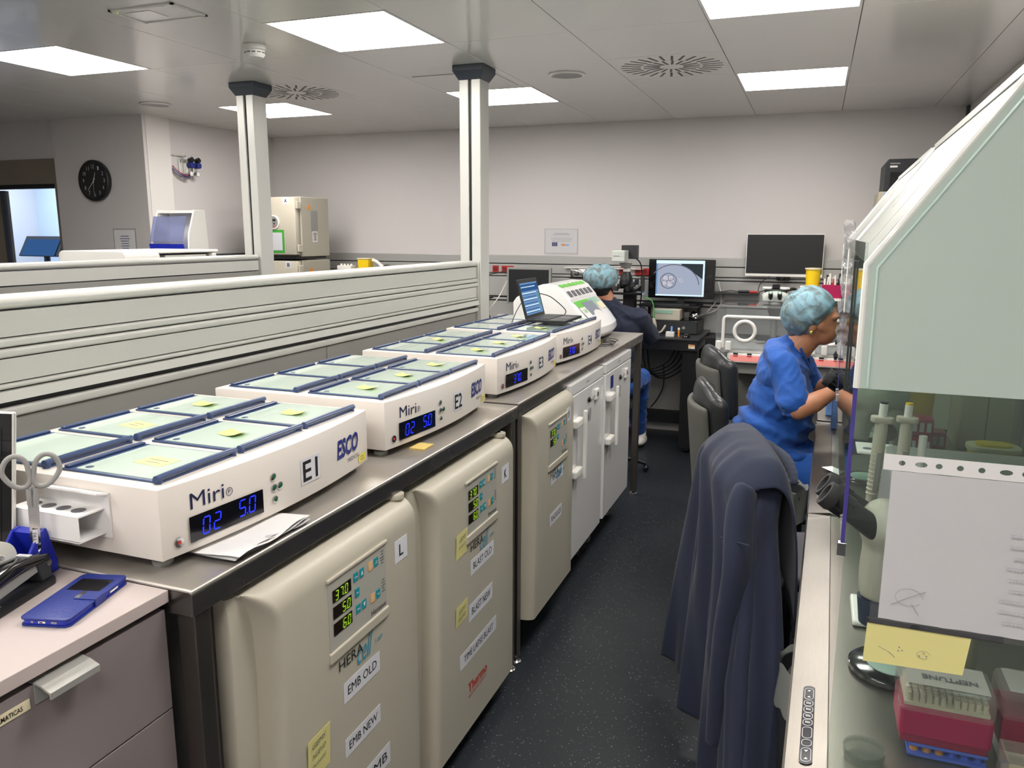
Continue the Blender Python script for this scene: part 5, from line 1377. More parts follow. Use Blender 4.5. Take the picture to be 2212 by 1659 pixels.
# ================================================================ CHAIRS
def chair(lb, back, zs, base, rz, leather='black_leather', shell=True, dz=.42, w_=.44, group='black padded lab chairs', arms=False, bh=None, fat=1.0):
    """local frame: seat faces +x, origin on the floor below the seat centre"""
    t = thing('lab_chair', lb, 'chair', (0, 0, 0), group=group)
    organic([('b', (-.20, -.20, zs-.055), (.20, .20, zs-.012))], 'seat', leather if shell else 'seat_grey', t, .012, 14)
    G().box((-.16, -.15, zs-.085), (.15, .15, zs-.05), .01).done('seat_pan', 'black_plastic', t)
    zb0, zb1 = zs+.10, zs+dz
    def bk(co, n): 
        k = (co.y/(w_/2)); co.x += .05*k*k - .02; co.x += -.10*(co.z-zb0); return co
    organic([('e', (-.235, 0, zb1-.10), (.045*fat, w_/2, .10)), ('e', (-.235, 0, zb0+.10), (.045*fat, w_/2-.03, .10)), ('b', (-.27*1.0, -w_/2+.04, zb0+.06), (-.20, w_/2-.04, zb1-.06)),
             ('c', (-.235, -w_/2+.035, zb0+.08), .035*fat, (-.235, -w_/2+.03, zb1-.09), .04*fat), ('c', (-.235, w_/2-.035, zb0+.08), .035*fat, (-.235, w_/2-.03, zb1-.09), .04*fat)], 'backrest', leather, t, .012, 12, fn=bk)
    if shell:
        def sh(co, n):
            k = (co.y/(w_/2)); co.x += .045*k*k - .02; co.x += -.10*(co.z-zb0); return co
        organic([('b', (-.305, -w_/2+.02, zs-.22), (-.268, w_/2-.02, zb1-.10))], 'back_shell', 'grey_fabric', t, .012, 10, fn=sh)
    G().tube([(-.10, 0, zs-.07), (-.25, 0, zs-.06), (-.30, 0, zs+.02), (-.29, 0, zb0+.15)], .018, 10, sub=4, flat=.6).done('back_bracket', 'black_plastic', t, True)
    G().cyl((0, 0, .10), (0, 0, zs-.08), .025, seg=20).done('gas_column', 'black_plastic', t, True)
    G().cyl((0, 0, .075), (0, 0, .12), .042, .035, 20).done('hub', 'black_plastic', t, True)
    for k in range(5):
        a = base+2*PI*k/5; c, s_ = math.cos(a), math.sin(a)
        l = G().tube([(c*.03, s_*.03, .100), (c*.18, s_*.18, .098), (c*.335, s_*.335, .078)], 0, 10, rad=[.022, .018, .014], flat=.9, up=(0, 0, 1)).done('base_arm', 'black_plastic', t, True)
        G().cyl((c*.335, s_*.335, .03), (c*.335, s_*.335, .078), .008, seg=10).done('castor_stem', 'black_plastic', l)
        for q in (-1, 1):
            px, py = c*.335-s_*.012*q, s_*.335+c*.012*q
            G().cyl((px+s_*.009, py-c*.009, .0285), (px-s_*.009, py+c*.009, .0285), .028, seg=22).done('castor_wheel', 'black_gloss', l, True)
        G().tube([(c*.335-.03*c, s_*.335-.03*s_, .045), (c*.335, s_*.335, .062), (c*.335+.03*c, s_*.335+.03*s_, .045)], .007, 8, sub=3).done('castor_hood', 'black_plastic', l, True)
    place(t, (back[0], back[1], 0), rz); return t
chair('grey-seated lab chair with a navy jacket hung over its back', (1.175, 2.60), .62, 2.45, .32, shell=False, dz=.335, w_=.38)
chair('black padded lab chair of the seated person in blue', (.955, 3.53), .535, 2.5, .25, dz=.47, w_=.42)
chair('empty black padded lab chair farther back, left of the seated person', (.90, 4.22), .56, 2.75, .35, dz=.50, w_=.44, fat=1.1)

# navy jacket over the near chair back
t = thing('navy_jacket', 'navy jacket draped over the back of the nearest chair, hanging to the floor', 'jacket', (.92, 2.35, .1))
A0, B0 = V((.845, 2.735, 0)), V((.985, 2.19, 0)); ax = (B0-A0).normalized(); nb = V((-ax.y, ax.x, 0)); nb = -nb if nb.x > 0 else nb   # outward, away from the seat
def jack(u, v):
    # u across the back, v: 0 = hem on the seat side, .16 = top ridge, 1 = hem at the back
    L_ = (B0-A0).length
    topz = .985+.022*math.sin(PI*min(1, max(0, u)))-.055*max(0, (u-.86)/.14)**2-.075*max(0, (.12-u)/.12)**2
    if v < .16:
        k = 1-v/.16
        p = A0+ax*L_*u - nb*(.035+.095*math.sin(k*PI/2)**.6); z = topz-.42*k*k-.02*k
        return V((p.x, p.y, z))
    k = (v-.16)/.84
    th = min(1, k/.10); rnd_ = .085*math.sin(th*PI/2)
    # widening towards the hem
    hemA, hemB = V((.755, 2.62, 0)), V((1.02, 1.960, 0)); kk = max(0, k-.02)
    pa = A0.lerp(hemA, kk**1.05); pb = B0.lerp(hemB, kk**.9)
    if kk > .08: pb = pb+V((.022, -.015, 0))*math.sin(min(1, (kk-.08)/.5)*PI)
    p = pa.lerp(pb, u)
    fold = (.007+.020*kk)*(math.sin(u*17+1.3+kk*1.2)+.55*math.sin(u*33+kk*2.5+.7)+.3*math.sin(u*52-kk*3))
    sag_ = -.05*kk*math.sin(u*PI)
    p = p+nb*(rnd_-.020+fold+.03*math.sin(u*PI)*(1-kk)+sag_)
    hz = .12*(1-u)**2+.035+.10*max(0, u-.6)
    z = topz*(1-k)+hz*k + (.006*math.sin(u*9+k*11) if k > .9 else 0)
    return V((p.x, p.y, z))
def jack2(u, v): return jack(u, v)
g = G(); g.grid(jack2, 110, 90)
jo = g.done('back_panel', 'navy_cloth', t, True)
md = jo.modifiers.new('thick', 'SOLIDIFY'); md.thickness = .006; md.offset = 0
# hanging sleeve near the right shoulder and the collar flap
def sleeve(co, n):
    co += n*.004*mnoise.noise(V((co.x*14, co.y*14, co.z*9))); return co
organic([('t', [(.962, 2.195, .925), (.950, 2.155, .86), (.955, 2.105, .72), (.940, 2.080, .50), (.935, 2.060, .22)], [.040, .052, .052, .050, .047], .62)], 'sleeve', 'navy_cloth', t, .010, 5, fn=sleeve)
FE = [V(p) for p in ((1.045, 2.32, .955), (1.052, 2.26, .90), (1.048, 2.22, .80), (1.072, 2.13, .64), (1.090, 2.06, .48), (1.093, 2.01, .28), (1.088, 1.99, .16))]
FC, _r = catmull(FE, 10)
def flap(u, v):
    q = jack(1.0, .160+.83*v); i = v*(len(FC)-1); k = min(int(i), len(FC)-2); e = FC[k].lerp(FC[k+1], i-k)
    p = q.lerp(e, u); b = math.sin(u*PI)
    return p+V((-.010, -.030, 0))*b*min(1, v*4+.3)+V((.010*math.sin(u*15+v*3), -.008*math.sin(u*21+v*2), 0))*min(1, v*3)*b
fo = G().grid(flap, 24, 60).done('front_panel', 'navy_cloth', t, True)
md = fo.modifiers.new('thick', 'SOLIDIFY'); md.thickness = .006; md.offset = 0
organic([('t', [(.93, 2.66, .955), (1.00, 2.56, .955), (1.06, 2.42, .945), (1.085, 2.30, .915)], [.012, .018, .020, .014], .6)], 'collar', 'navy_cloth', t, .008, 4)
for a, b in (((.985, 2.068, .805), (.905, 2.115, .800)),): G().tube([a, b], .0025, 6).done('sleeve_seam', 'navy_cloth', t)

# waste bins with plastic bags
def bagbin(cx, cy, r, h, lb):
    t = thing('waste_bin', lb, 'bin', (cx, cy, 0), group='bins lined with clear grey bags')
    G().lathe([(0, 0), (r*.82, 0), (r, h), (r*.96, h), (r*.79, .01), (0, .01)], (cx, cy, 0), 32).done('bucket', 'anthracite', t, True)
    def bg(u, v):
        a = 2*PI*u; rr = r*(1.0+.05+.045*math.sin(a*7+v*5)*v+.05*math.sin(a*3+1)*(1-abs(2*v-1)))
        z = h+.018-.19*abs(v-.3) if v > .3 else h+.018-.05*(.3-v)/.3*3
        if v <= .3: rr = r*(.80+.25*v/.3)
        return (cx+rr*math.cos(a), cy+rr*math.sin(a), z+.006*math.sin(a*9))
    G().grid(bg, 60, 12).done('bag', 'bag_plastic', t, True)
    return t
bagbin(1.015, 3.07, .105, .665, 'waste bin with a clear grey bag between the jacket chair and the person in blue')
bagbin(1.165, 2.02, .085, .52, 'waste bin with a clear bag under the near hood edge')

# ================================================================ PEOPLE
def finger(base, d, curl, ln, r, side):
    """three phalanges as capsules"""
    out = []; p = V(base); d = V(d).normalized(); down = V(side)
    for k, f in enumerate((.45, .32, .25)):
        q = p+d*ln*f; out.append(('c', p, r*(1-.08*k), q, r*(1-.08*(k+1)))); p = q
        d = (d+down*curl).normalized()
    return out
def hand_parts(w_, d, up, lat, s=1.0, curl=.45):
    """w_ wrist, d towards the fingers, up = back of the hand, lat = thumb side"""
    w_ = V(w_); d = V(d).normalized(); lat = V(lat).normalized(); up = V(up).normalized(); ps = []
    m = w_+d*.085*s
    for k in range(4):
        o = (1.5-k)*.0195*s
        ps.append(('c', w_+lat*o*.55+d*.012, .0135*s, m+lat*o, .0105*s))
        ps += finger(m+lat*o, d+lat*(.06*(1.5-k)), curl, (.072, .080, .075, .058)[k]*s, .0082*s, -up)
    ps.append(('c', w_+d*.02+lat*.018*s-up*.004, .014*s, w_+d*.050*s+lat*.038*s-up*.012, .0115*s))
    ps += finger(w_+d*.050*s+lat*.038*s-up*.012, d*.8+lat*.35-up*.25, .30, .056*s, .0095*s, -lat)
    return ps
def cap_mesh(c, rx, ry, rz, tilt, parent, seed=0, nm='hair_cap'):
    g = G(); R_ = Matrix.Rotation(tilt, 3, 'Y'); c = V(c)
    def f(u, v):
        a = 2*PI*u; ph = PI*(.02+.645*v); wr = 1+.020*math.sin(a*13+seed+v*3)*v+.012*math.sin(a*29+v*9+2*math.sin(a*3))+.030*mnoise.noise(V((math.cos(a)*2.2, math.sin(a)*2.2, v*4+seed)))*2
        pf = 1+.06*math.sin(v*PI); 
        if v > .9: wr *= .97-.35*(v-.9)
        return c+R_ @ V((math.sin(ph)*math.cos(a)*rx*wr*pf, math.sin(ph)*math.sin(a)*ry*wr*pf, math.cos(ph)*rz*wr))
    g.grid(f, 72, 30); o = g.done(nm, 'cap_net', parent, True); return o
def cap_net():
    m = mat('cap_net', '#6fa3b8', .75, var=.22, vscale=26, bump=.4, bscale=90)
    nt = m.node_tree; p = nt.nodes['Principled BSDF']; L = nt.links.new
    tc = nt.nodes.new('ShaderNodeTexCoord'); n = nt.nodes.new('ShaderNodeTexNoise'); n.inputs['Scale'].default_value = 16; n.inputs['Detail'].default_value = 6; n.inputs['Distortion'].default_value = 1.4
    L(tc.outputs['Object'], n.inputs['Vector']); cr = nt.nodes.new('ShaderNodeValToRGB'); cr.color_ramp.elements[0].position = .42; cr.color_ramp.elements[1].position = .62
    cr.color_ramp.elements[0].color = lin('#626f70'); cr.color_ramp.elements[1].color = lin('#7da2b0'); L(n.outputs['Fac'], cr.inputs[0]); L(cr.outputs[0], p.inputs['Base Color'])
cap_net()
def cloth_fn(amp, f1, f2, seed=0):
    def fn(co, n):
        s_ = mnoise.noise(V((co.x*f1+seed, co.y*f1*.6, co.z*f2)))
        w_ = mnoise.noise(V((co.x*4+seed, co.y*4, co.z*4)))
        r = 1-abs(mnoise.noise(V((co.x*f1*.8+w_*1.5, co.y*f1*.5+seed, co.z*f2*1.9+w_*2)))*2.0)
        r2 = 1-abs(mnoise.noise(V((co.x*f1*1.7-w_, co.y*f1+seed*2, co.z*f2*3.1+w_)))*2.0)
        return co+n*(amp*(.7*s_+.75*max(0, r)**3+.35*max(0, r2)**3-.3))
    return fn

def woman():
    y = 3.50
    t = thing('person', 'seated person in blue scrubs and a light blue hair cap looking into a microscope', 'person', (.95, y, 0))
    P = [('e', (1.098, y, 1.268), (.096, .076, .108), (0, .35)), ('e', (1.143, y, 1.225), (.058, .056, .062), (0, .35)),
         ('c', (1.166, y, 1.190), .022, (1.150, y, 1.196), .034), ('c', (1.188, y, 1.252), .010, (1.209, y, 1.230), .0130), ('e', (1.180, y, 1.282), (.022, .050, .016)),
         ('c', (1.150, y-.040, 1.232), .022, (1.130, y-.058, 1.245), .020), ('c', (1.150, y+.040, 1.232), .022, (1.130, y+.058, 1.245), .020),
         ('e', (1.190, y, 1.212), (.010, .021, .006)), ('e', (1.187, y, 1.204), (.011, .018, .006)),
         ('e', (1.103, y-.080, 1.245), (.016, .009, .028), (0, .3)), ('e', (1.103, y+.080, 1.245), (.016, .009, .028), (0, .3)),
         ('c', (1.095, y, 1.21), .058, (1.030, y, 1.120), .062), ('e', (1.00, y, 1.05), (.070, .13, .08)), ('e', (.97, y, .93), (.09, .13, .16)), ('e', (.93, y, .75), (.10, .14, .12)),
         ('c', (1.015, y-.160, 1.075), .040, (1.072, y-.245, .932), .036), ('c', (1.072, y-.245, .932), .040, (1.130, y-.215, .962), .040), ('c', (1.130, y-.215, .962), .040, (1.196, y-.150, .996), .0265),
         ('c', (1.035, y+.160, 1.075), .040, (1.125, y+.24, .932), .040), ('c', (1.125, y+.24, .932), .040, (1.205, y+.13, .985), .0265)]
    P += hand_parts((1.198, y-.148, .997), (1, .38, .22), (-.2, -.25, 1), (-.2, .95, .1), .95, .5)
    P += hand_parts((1.207, y+.128, .986), (1, -.40, .25), (-.2, .25, 1), (-.2, -.95, .1), .95, .5)
    organic(P, 'body', 'skin', t, .0048, 4)
    for sy in (-1, 1):
        e = G().sph((1.174, y+sy*.030, 1.260), (.009, .010, .0075), 14, 10).done('eye', 'eye_white', t, True)
        G().sph((1.180, y+sy*.031, 1.2580), .0044, 10, 8).done('iris', 'ink_black', e, True)
        G().tube([(1.190, y+sy*.016, 1.275), (1.192, y+sy*.032, 1.279), (1.181, y+sy*.048, 1.274)], .0028, 6, sub=3).done('eyebrow', 'hair_grey', t, True)
        G().sph((1.100, y+sy*.089, 1.222), (.008, .005, .011), 12, 8).done('earring', 'gold', t, True)
    G().tube([(1.197, y-.016, 1.208), (1.2005, y, 1.2085), (1.197, y+.016, 1.208)], .0032, 8, sub=3).done('lips', 'lips', t, True)
    organic([('e', (1.055, y, 1.265), (.070, .072, .075)), ('e', (1.035, y, 1.215), (.030, .050, .030))], 'hair', 'hair_grey', t, .008, 4)
    cap_mesh((1.086, y, 1.292), .107, .104, .110, -.80, t, 1.0)
    fn = cloth_fn(.012, 13, 7, 3.1)
    def fn2(co, n):
        co = fn(co, n); k = math.exp(-((co.z-.82)/.10)**2); return co+n*(.008*k*math.sin(co.z*95+co.x*38+co.y*11))
    organic([('e', (.985, y, 1.115), (.075, .205, .055), (0, .5)), ('e', (1.000, y, 1.045), (.108, .195, .105)), ('e', (.995, y, .93), (.130, .185, .135)), ('e', (.965, y, .80), (.150, .195, .115)), ('e', (.945, y, .72), (.150, .205, .085)),
             ('e', (1.040, y, .84), (.095, .165, .12)), ('c', (1.010, y-.165, 1.085), .062, (1.052, y-.228, .955), .064), ('c', (1.030, y+.170, 1.090), .066, (1.095, y+.22, .975), .066),
             ('c', (1.018, y, 1.12), .078, (1.0, y, 1.08), .10), ('e', (1.05, y, .71), (.10, .18, .035), (0, -.1))], 'scrub_top', 'scrub_blue', t, .009, 5, fn=fn2)
    G().tube([(1.062, y-.075, 1.155), (1.085, y-.055, 1.110), (1.112, y, 1.045), (1.090, y+.055, 1.110)], .005, 8, sub=5).done('neckline_band', 'scrub_blue', t, True)
    fn3 = cloth_fn(.010, 8, 8, 9.0)
    organic([('e', (.93, y, .645), (.140, .195, .095)), ('c', (.98, y-.10, .640), .100, (1.37, y-.12, .625), .074), ('c', (.98, y+.10, .640), .100, (1.37, y+.12, .625), .074),
             ('c', (1.37, y-.12, .625), .074, (1.30, y-.12, .14), .060), ('c', (1.37, y+.12, .625), .074, (1.30, y+.12, .14), .060)], 'scrub_trousers', 'scrub_blue', t, .010, 5, fn=fn3)
    for sy in (-1, 1):
        organic([('e', (1.33, y+sy*.12, .045), (.115, .042, .040)), ('c', (1.30, y+sy*.12, .06), .045, (1.30, y+sy*.12, .13), .042)], 'shoe', 'white_plastic', t, .008, 4)
    return t
woman()

def second():
    x, y = -.15, 5.20
    t = thing('person', 'person in a navy top and blue hair cap seated with their back turned', 'person', (x, y, 0))
    hx = -.238
    P = [('e', (hx, y+.02, 1.300), (.078, .096, .108)), ('e', (hx+.01, y+.07, 1.262), (.055, .055, .065)), ('c', (hx+.015, y+.10, 1.225), .020, (hx+.01, y+.085, 1.235), .034), ('c', (hx+.01, y+.115, 1.285), .010, (hx+.012, y+.135, 1.262), .013),
         ('e', (hx+.080, y+.02, 1.275), (.009, .016, .028)), ('e', (hx-.078, y+.02, 1.275), (.009, .016, .028)),
         ('c', (hx+.005, y, 1.24), .058, (-.165, y-.01, 1.13), .062), ('e', (-.16, y, 1.02), (.15, .09, .10)), ('e', (-.16, y, .85), (.14, .10, .2)), ('e', (-.15, y, .66), (.16, .12, .10)),
         ('c', (.015, y+.02, 1.06), .05, (.070, y+.16, .93), .04), ('c', (.070, y+.16, .93), .04, (.00, y+.42, .955), .027), ('c', (-.34, y+.02, 1.06), .05, (-.40, y+.16, .93), .04), ('c', (-.40, y+.16, .93), .04, (-.30, y+.42, .955), .027)]
    P += hand_parts((.0, y+.42, .956), (-.25, 1, .0), (0, 0, 1), (-1, -.2, 0), 1.0, .35)
    P += hand_parts((-.30, y+.42, .956), (.25, 1, .0), (0, 0, 1), (1, -.2, 0), 1.0, .35)
    organic(P, 'body', 'skin_dark', t, .0055, 4)
    organic([('e', (hx, y-.02, 1.27), (.078, .070, .075)), ('e', (hx+.02, y-.04, 1.225), (.05, .03, .03)), ('e', (hx+.070, y+.03, 1.245), (.012, .03, .035))], 'hair', 'ink_black', t, .008, 4)
    for sy in (-1, 1):
        e = G().sph((hx+.01+sy*.030, y+.108, 1.285), (.010, .009, .008), 12, 8).done('eye', 'eye_white', t, True)
    G().tube([(hx-.015, y+.116, 1.238), (hx+.01, y+.121, 1.238), (hx+.035, y+.116, 1.238)], .0035, 8, sub=3).done('lips', 'lips', t, True)
    o = cap_mesh((0, 0, 0), .112, .108, .098, 0, None, 4.0); o.parent = t
    o.data.transform(Matrix.Translation((hx-x, y+.0-y, 1.318)) @ Matrix.Rotation(.32, 4, 'X'))
    organic([('e', (-.16, y, 1.075), (.215, .095, .075)), ('e', (-.155, y-.01, .98), (.200, .125, .13)), ('e', (-.155, y, .82), (.180, .135, .17)), ('e', (-.15, y, .68), (.185, .145, .09)),
             ('c', (-.165, y-.005, 1.10), .095, (-.20, y, 1.155), .072), ('c', (.015, y+.02, 1.055), .080, (.075, y+.16, .93), .066), ('c', (.075, y+.16, .93), .066, (.005, y+.38, .955), .045),
             ('c', (-.34, y+.02, 1.055), .080, (-.405, y+.16, .93), .066), ('c', (-.405, y+.16, .93), .066, (-.305, y+.38, .955), .045)], 'navy_top', 'navy_cloth', t, .010, 5, fn=cloth_fn(.011, 8, 5, 5.0))
    organic([('e', (-.15, y+.02, .60), (.19, .15, .09)), ('c', (-.06, y+.05, .60), .095, (-.04, y+.46, .58), .072), ('c', (-.24, y+.05, .60), .095, (-.26, y+.46, .58), .072),
             ('c', (-.04, y+.46, .58), .072, (-.09, y+.70, .14), .058), ('c', (-.26, y+.46, .58), .072, (-.26, y+.62, .14), .058)], 'blue_trousers', 'scrub_blue', t, .010, 5, fn=cloth_fn(.010, 8, 8, 2.0))
    for sx, yy in ((-.075, .73), (-.26, .66)):
        organic([('e', (sx, y+yy, .045), (.045, .12, .040)), ('c', (sx, y+yy-.02, .06), .045, (sx, y+yy-.02, .13), .042)], 'shoe', 'white_plastic', t, .008, 4)
    s_ = thing('round_stool', 'black round lab stool under the person in navy', 'stool', (x, y-.02, 0))
    G().lathe([(0, .46), (.18, .46), (.195, .475), (.19, .505), (.17, .515), (0, .515)], (x, y-.02, 0), 40).done('seat', 'black_leather', s_, True)
    G().cyl((x, y-.02, .09), (x, y-.02, .46), .025, seg=18).done('column', 'chrome', s_, True)
    for k in range(5):
        a = 2*PI*k/5+.3; c, q = math.cos(a), math.sin(a)
        l = G().tube([(x+c*.02, y-.02+q*.02, .10), (x+c*.15, y-.02+q*.15, .09), (x+c*.26, y-.02+q*.26, .06)], 0, 10, rad=[.02, .017, .012]).done('base_arm', 'black_plastic', s_, True)
        G().sph((x+c*.26, y-.02+q*.26, .025), (.022, .022, .0245), 14, 10).done('castor_wheel', 'black_gloss', l, True)
second()

# ================================================================ BACK OF THE ROOM
def wallnotice():
    t = thing('wall_notice', 'laminated white notice with blue and orange emblems on the back wall', 'notice', (-.92, 6.49, 1.55))
    card('sheet', (-1.055, 6.4975, 1.452), X, Z, .275, .195, 'paper', t, .0006)
    textlines(2, (-1.02, 6.4965, 1.598), X, Z, .205, .022, 'ink_grey', t, seed=1, fill=.3)
    textlines(3, (-1.01, 6.4965, 1.545), X, Z, .19, .036, 'ink_grey', t, seed=2, fill=.2)
    e = card('blue_emblem', (-1.0, 6.4965, 1.508), X, Z, .048, .033, 'ink_navy', t)
    for k in range(12):
        a = 2*PI*k/12; G().cyl((-.976+.012*math.cos(a), 6.4955, 1.5245+.012*math.sin(a)), (-.976+.012*math.cos(a), 6.4950, 1.5245+.012*math.sin(a)), .0016, seg=6).done('emblem_star', 'yellow_bin', e)
    card('orange_emblem', (-.918, 6.4965, 1.513), X, Z, .036, .014, 'orange_sticker', t)
    card('pale_blue_emblem', (-.878, 6.4965, 1.513), X, Z, .030, .010, 'cap_blue' if 0 else 'blue_box', t)
    G().grid(lambda u, v: (-1.068+.300*u, 6.4935-.003*abs(math.sin(u*9+v*6))*(1-v), 1.440+.215*v), 14, 10).done('clear_sleeve', 'acrylic_milky' if 0 else 'sleeve_clear', t, True)
glass_mat('sleeve_clear', '#f2f2f4', .93, .08)
wallnotice()

def socket(x, n, lb):
    t = thing('red_socket_strip', lb, 'socket', (x, 6.43, 1.3), group='red mains sockets on the wall trunking')
    G().box((x, 6.426, 1.284), (x+.055*n, 6.435, 1.340), .003).done('face_plate', 'red_socket', t)
    for k in range(n):
        G().cyl((x+.0275+.055*k, 6.426, 1.312), (x+.0275+.055*k, 6.4235, 1.312), .019, seg=20).done('outlet', 'magenta_dark' if 0 else 'red_dark', t)
mat('red_dark', '#6d1513', .5)
socket(-1.515, 1, 'single red mains socket right beside the right post'); socket(-1.43, 2, 'double red mains socket left of the grey-framed monitor'); socket(-.40, 1, 'single red mains socket behind the inverted microscope'); socket(-.27, 3, 'triple red mains socket left of the embryo image monitor')
t = thing('chrome_dispenser', 'small chrome wall dispenser behind the person in navy', 'dispenser', (-.70, 6.4, 1.29))
G().box((-.80, 6.38, 1.262), (-.66, 6.434, 1.325), .008).done('housing', 'chrome', t, True)
G().box((-.735, 6.3785, 1.275), (-.728, 6.380, 1.310)).done('slot', 'black_plastic', t)
G().box((-.83, 6.39, 1.255), (-.62, 6.434, 1.260)).done('tray', 'anthracite', t)
G().box((-.86, 6.40, 1.330), (-.2, 6.434, 1.336)).done('white_rail', 'white_plastic', t)

t = thing('monitor', 'grey-framed switched-off monitor beside the right post', 'monitor', (-1.1, 6.2, .87))
G().box((-1.29, 6.19, 1.034), (-.907, 6.225, 1.338), .004).done('case', 'castor_grey', t)
G().box((-1.272, 6.186, 1.052), (-.925, 6.190, 1.322)).done('screen', 'black_plastic', t)
G().box((-1.12, 6.20, .875), (-1.07, 6.22, 1.05)).done('stand_neck', 'castor_grey', t)
G().box((-1.2, 6.12, .869), (-.99, 6.30, .880), .004).done('stand_foot', 'castor_grey', t)
t = thing('white_counter', 'white wall counter behind the embryo incubator', 'counter', (-1.4, 6.1, 0))
G().box((-2.1, 5.75, .838), (-.80, 6.42, .8685), .002).done('worktop', 'white_plastic', t)
for a, b in ((-2.08, -1.46), (-1.44, -.82)): 
    d = G().box((a, 5.78, .08), (b, 5.80, .83), .002).done('door', 'white_plastic', t); G().box((b-.03, 5.768, .5), (b-.02, 5.78, .65)).done('handle', 'satin_aluminium', d)
G().box((-2.1, 5.80, 0), (-.80, 6.42, .838)).done('carcass', 'wall_white', t)
t = thing('micromanipulator_microscope', 'black microscope with manipulators half hidden by the right post', 'microscope', (-1.40, 5.95, .87))
G().box((-1.50, 5.88, .869), (-1.30, 6.1, .90), .006).done('base', 'black_plastic', t)
G().box((-1.45, 6.02, .90), (-1.40, 6.08, 1.30), .006).done('column', 'black_plastic', t)
G().box((-1.50, 5.90, 1.09), (-1.36, 6.06, 1.105), .002).done('stage', 'black_plastic', t)
for k in range(4):
    G().cyl((-1.44, 5.92, 1.13+.045*k), (-1.39, 5.95, 1.14+.045*k), .018, seg=14).done('drive_knob', 'black_gloss', t, True)
    G().box((-1.47, 5.95, 1.12+.045*k), (-1.41, 6.02, 1.145+.045*k), .003).done('drive_block', 'anthracite', t)
G().tube([(-1.40, 5.95, 1.0), (-1.36, 5.93, .97), (-1.33, 5.93, .92)], .014, 10).done('joystick', 'black_plastic', t)
G().lathe([(0, 0), (.05, 0), (.05, .06), (.035, .10), (0, .10)], (-1.24, 5.95, .87), 24).done('illuminator', 'ivory', t, True)
G().tube([(-1.40, 6.0, 1.28), (-1.33, 6.2, 1.30), (-1.32, 6.35, 1.31)], .004, 6, sub=4).done('cable', 'black_plastic', t)
G().tube([(-1.32, 6.38, 1.30), (-1.36, 6.2, 1.10), (-1.42, 6.0, .93), (-1.30, 5.95, .89)], .004, 6, sub=5).done('cable', 'white_plastic', t)

# anti-vibration table
t = thing('anti_vibration_table', 'black anti-vibration table with wide black legs under the embryo monitor', 'table', (-.2, 6.1, 0))
G().box((-.78, 5.78, .852), (.352, 6.42, .868), .002).done('tabletop', 'table_top_steel' if 0 else 'bench_black', t)
G().box((-.77, 5.79, .775), (.342, 6.40, .850), .004).done('frame_beam', 'black_plastic', t)
for lx in (-.76, .225):
    G().box((lx, 5.83, .04), (lx+.115, 5.90, .775), .004).done('leg', 'black_plastic', t)
    G().box((lx+.02, 6.30, .04), (lx+.10, 6.38, .775), .004).done('leg', 'black_plastic', t)
    G().box((lx+.02, 5.90, .10), (lx+.10, 6.30, .17)).done('side_rail', 'black_plastic', t)
    for ly in (5.865, 6.34): G().sph((lx+.06, ly, .024), (.028, .028, .0235), 14, 8).done('castor', 'black_gloss', t, True)
G().box((-.64, 6.36, .10), (.225, 6.38, .19)).done('rear_rail', 'black_plastic', t)
G().box((-.64, 6.39, .20), (.225, 6.395, .77)).done('back_panel', 'incubator_grey', t)
c = card('warning_label', (.276, 5.7895, .795), X, Z, .046, .030, 'paper', t); G().box((.280, 5.7875, .799), (.292, 5.7888, .812)).done('warning_mark', 'yellow_bin', c); G().box((.277, 5.7875, .816), (.322, 5.7888, .824)).done('label_band', 'orange_sticker', c)
t = thing('hanging_cables', 'loops of black cable hanging under the anti-vibration table', 'cable', (-.02, 5.95, .7))
for k in range(5):
    a = -.20+.03*k
    G().tube([(a, 5.95+.03*k, .775), (a+.04, 5.94+.03*k, .66-.025*k), (a+.16, 5.94+.03*k, .60-.02*k), (a+.30, 5.95+.03*k, .66-.01*k), (a+.36, 5.96+.03*k, .775)], .006, 8, sub=5).done('cable_loop', 'black_plastic', t, True)
G().tube([(.05, 6.1, .62), (.05, 6.12, .45), (.0, 6.15, .33), (-.06, 6.2, .25)], .005, 8, sub=4).done('dangling_cable', 'black_plastic', t, True)
t = thing('side_cables', 'black cables and power brick hanging beside the anti-vibration table', 'cable', (.42, 6.1, .7))
G().box((.37, 6.0, .78), (.44, 6.06, .86), .004).done('power_brick', 'black_plastic', t)
for k in range(4): G().tube([(.36+.02*k, 6.1, .86), (.40+.02*k, 6.1, .70), (.37+.03*k, 6.1, .58), (.44, 6.1, .45+.05*k), (.42, 6.15, .30)], .005, 8, sub=5).done('cable', 'black_plastic', t, True)
G().tube([(.40, 6.3, 1.10), (.34, 6.25, 1.02), (.30, 6.3, .97)], .004, 8, sub=4).done('grey_cable', 'castor_grey', t, True)
G().tube([(.40, 6.38, 1.25), (.43, 6.38, 1.10), (.38, 6.38, 1.02), (.26, 6.38, .98)], .005, 8, sub=4).done('white_cable', 'white_plastic', t, True)

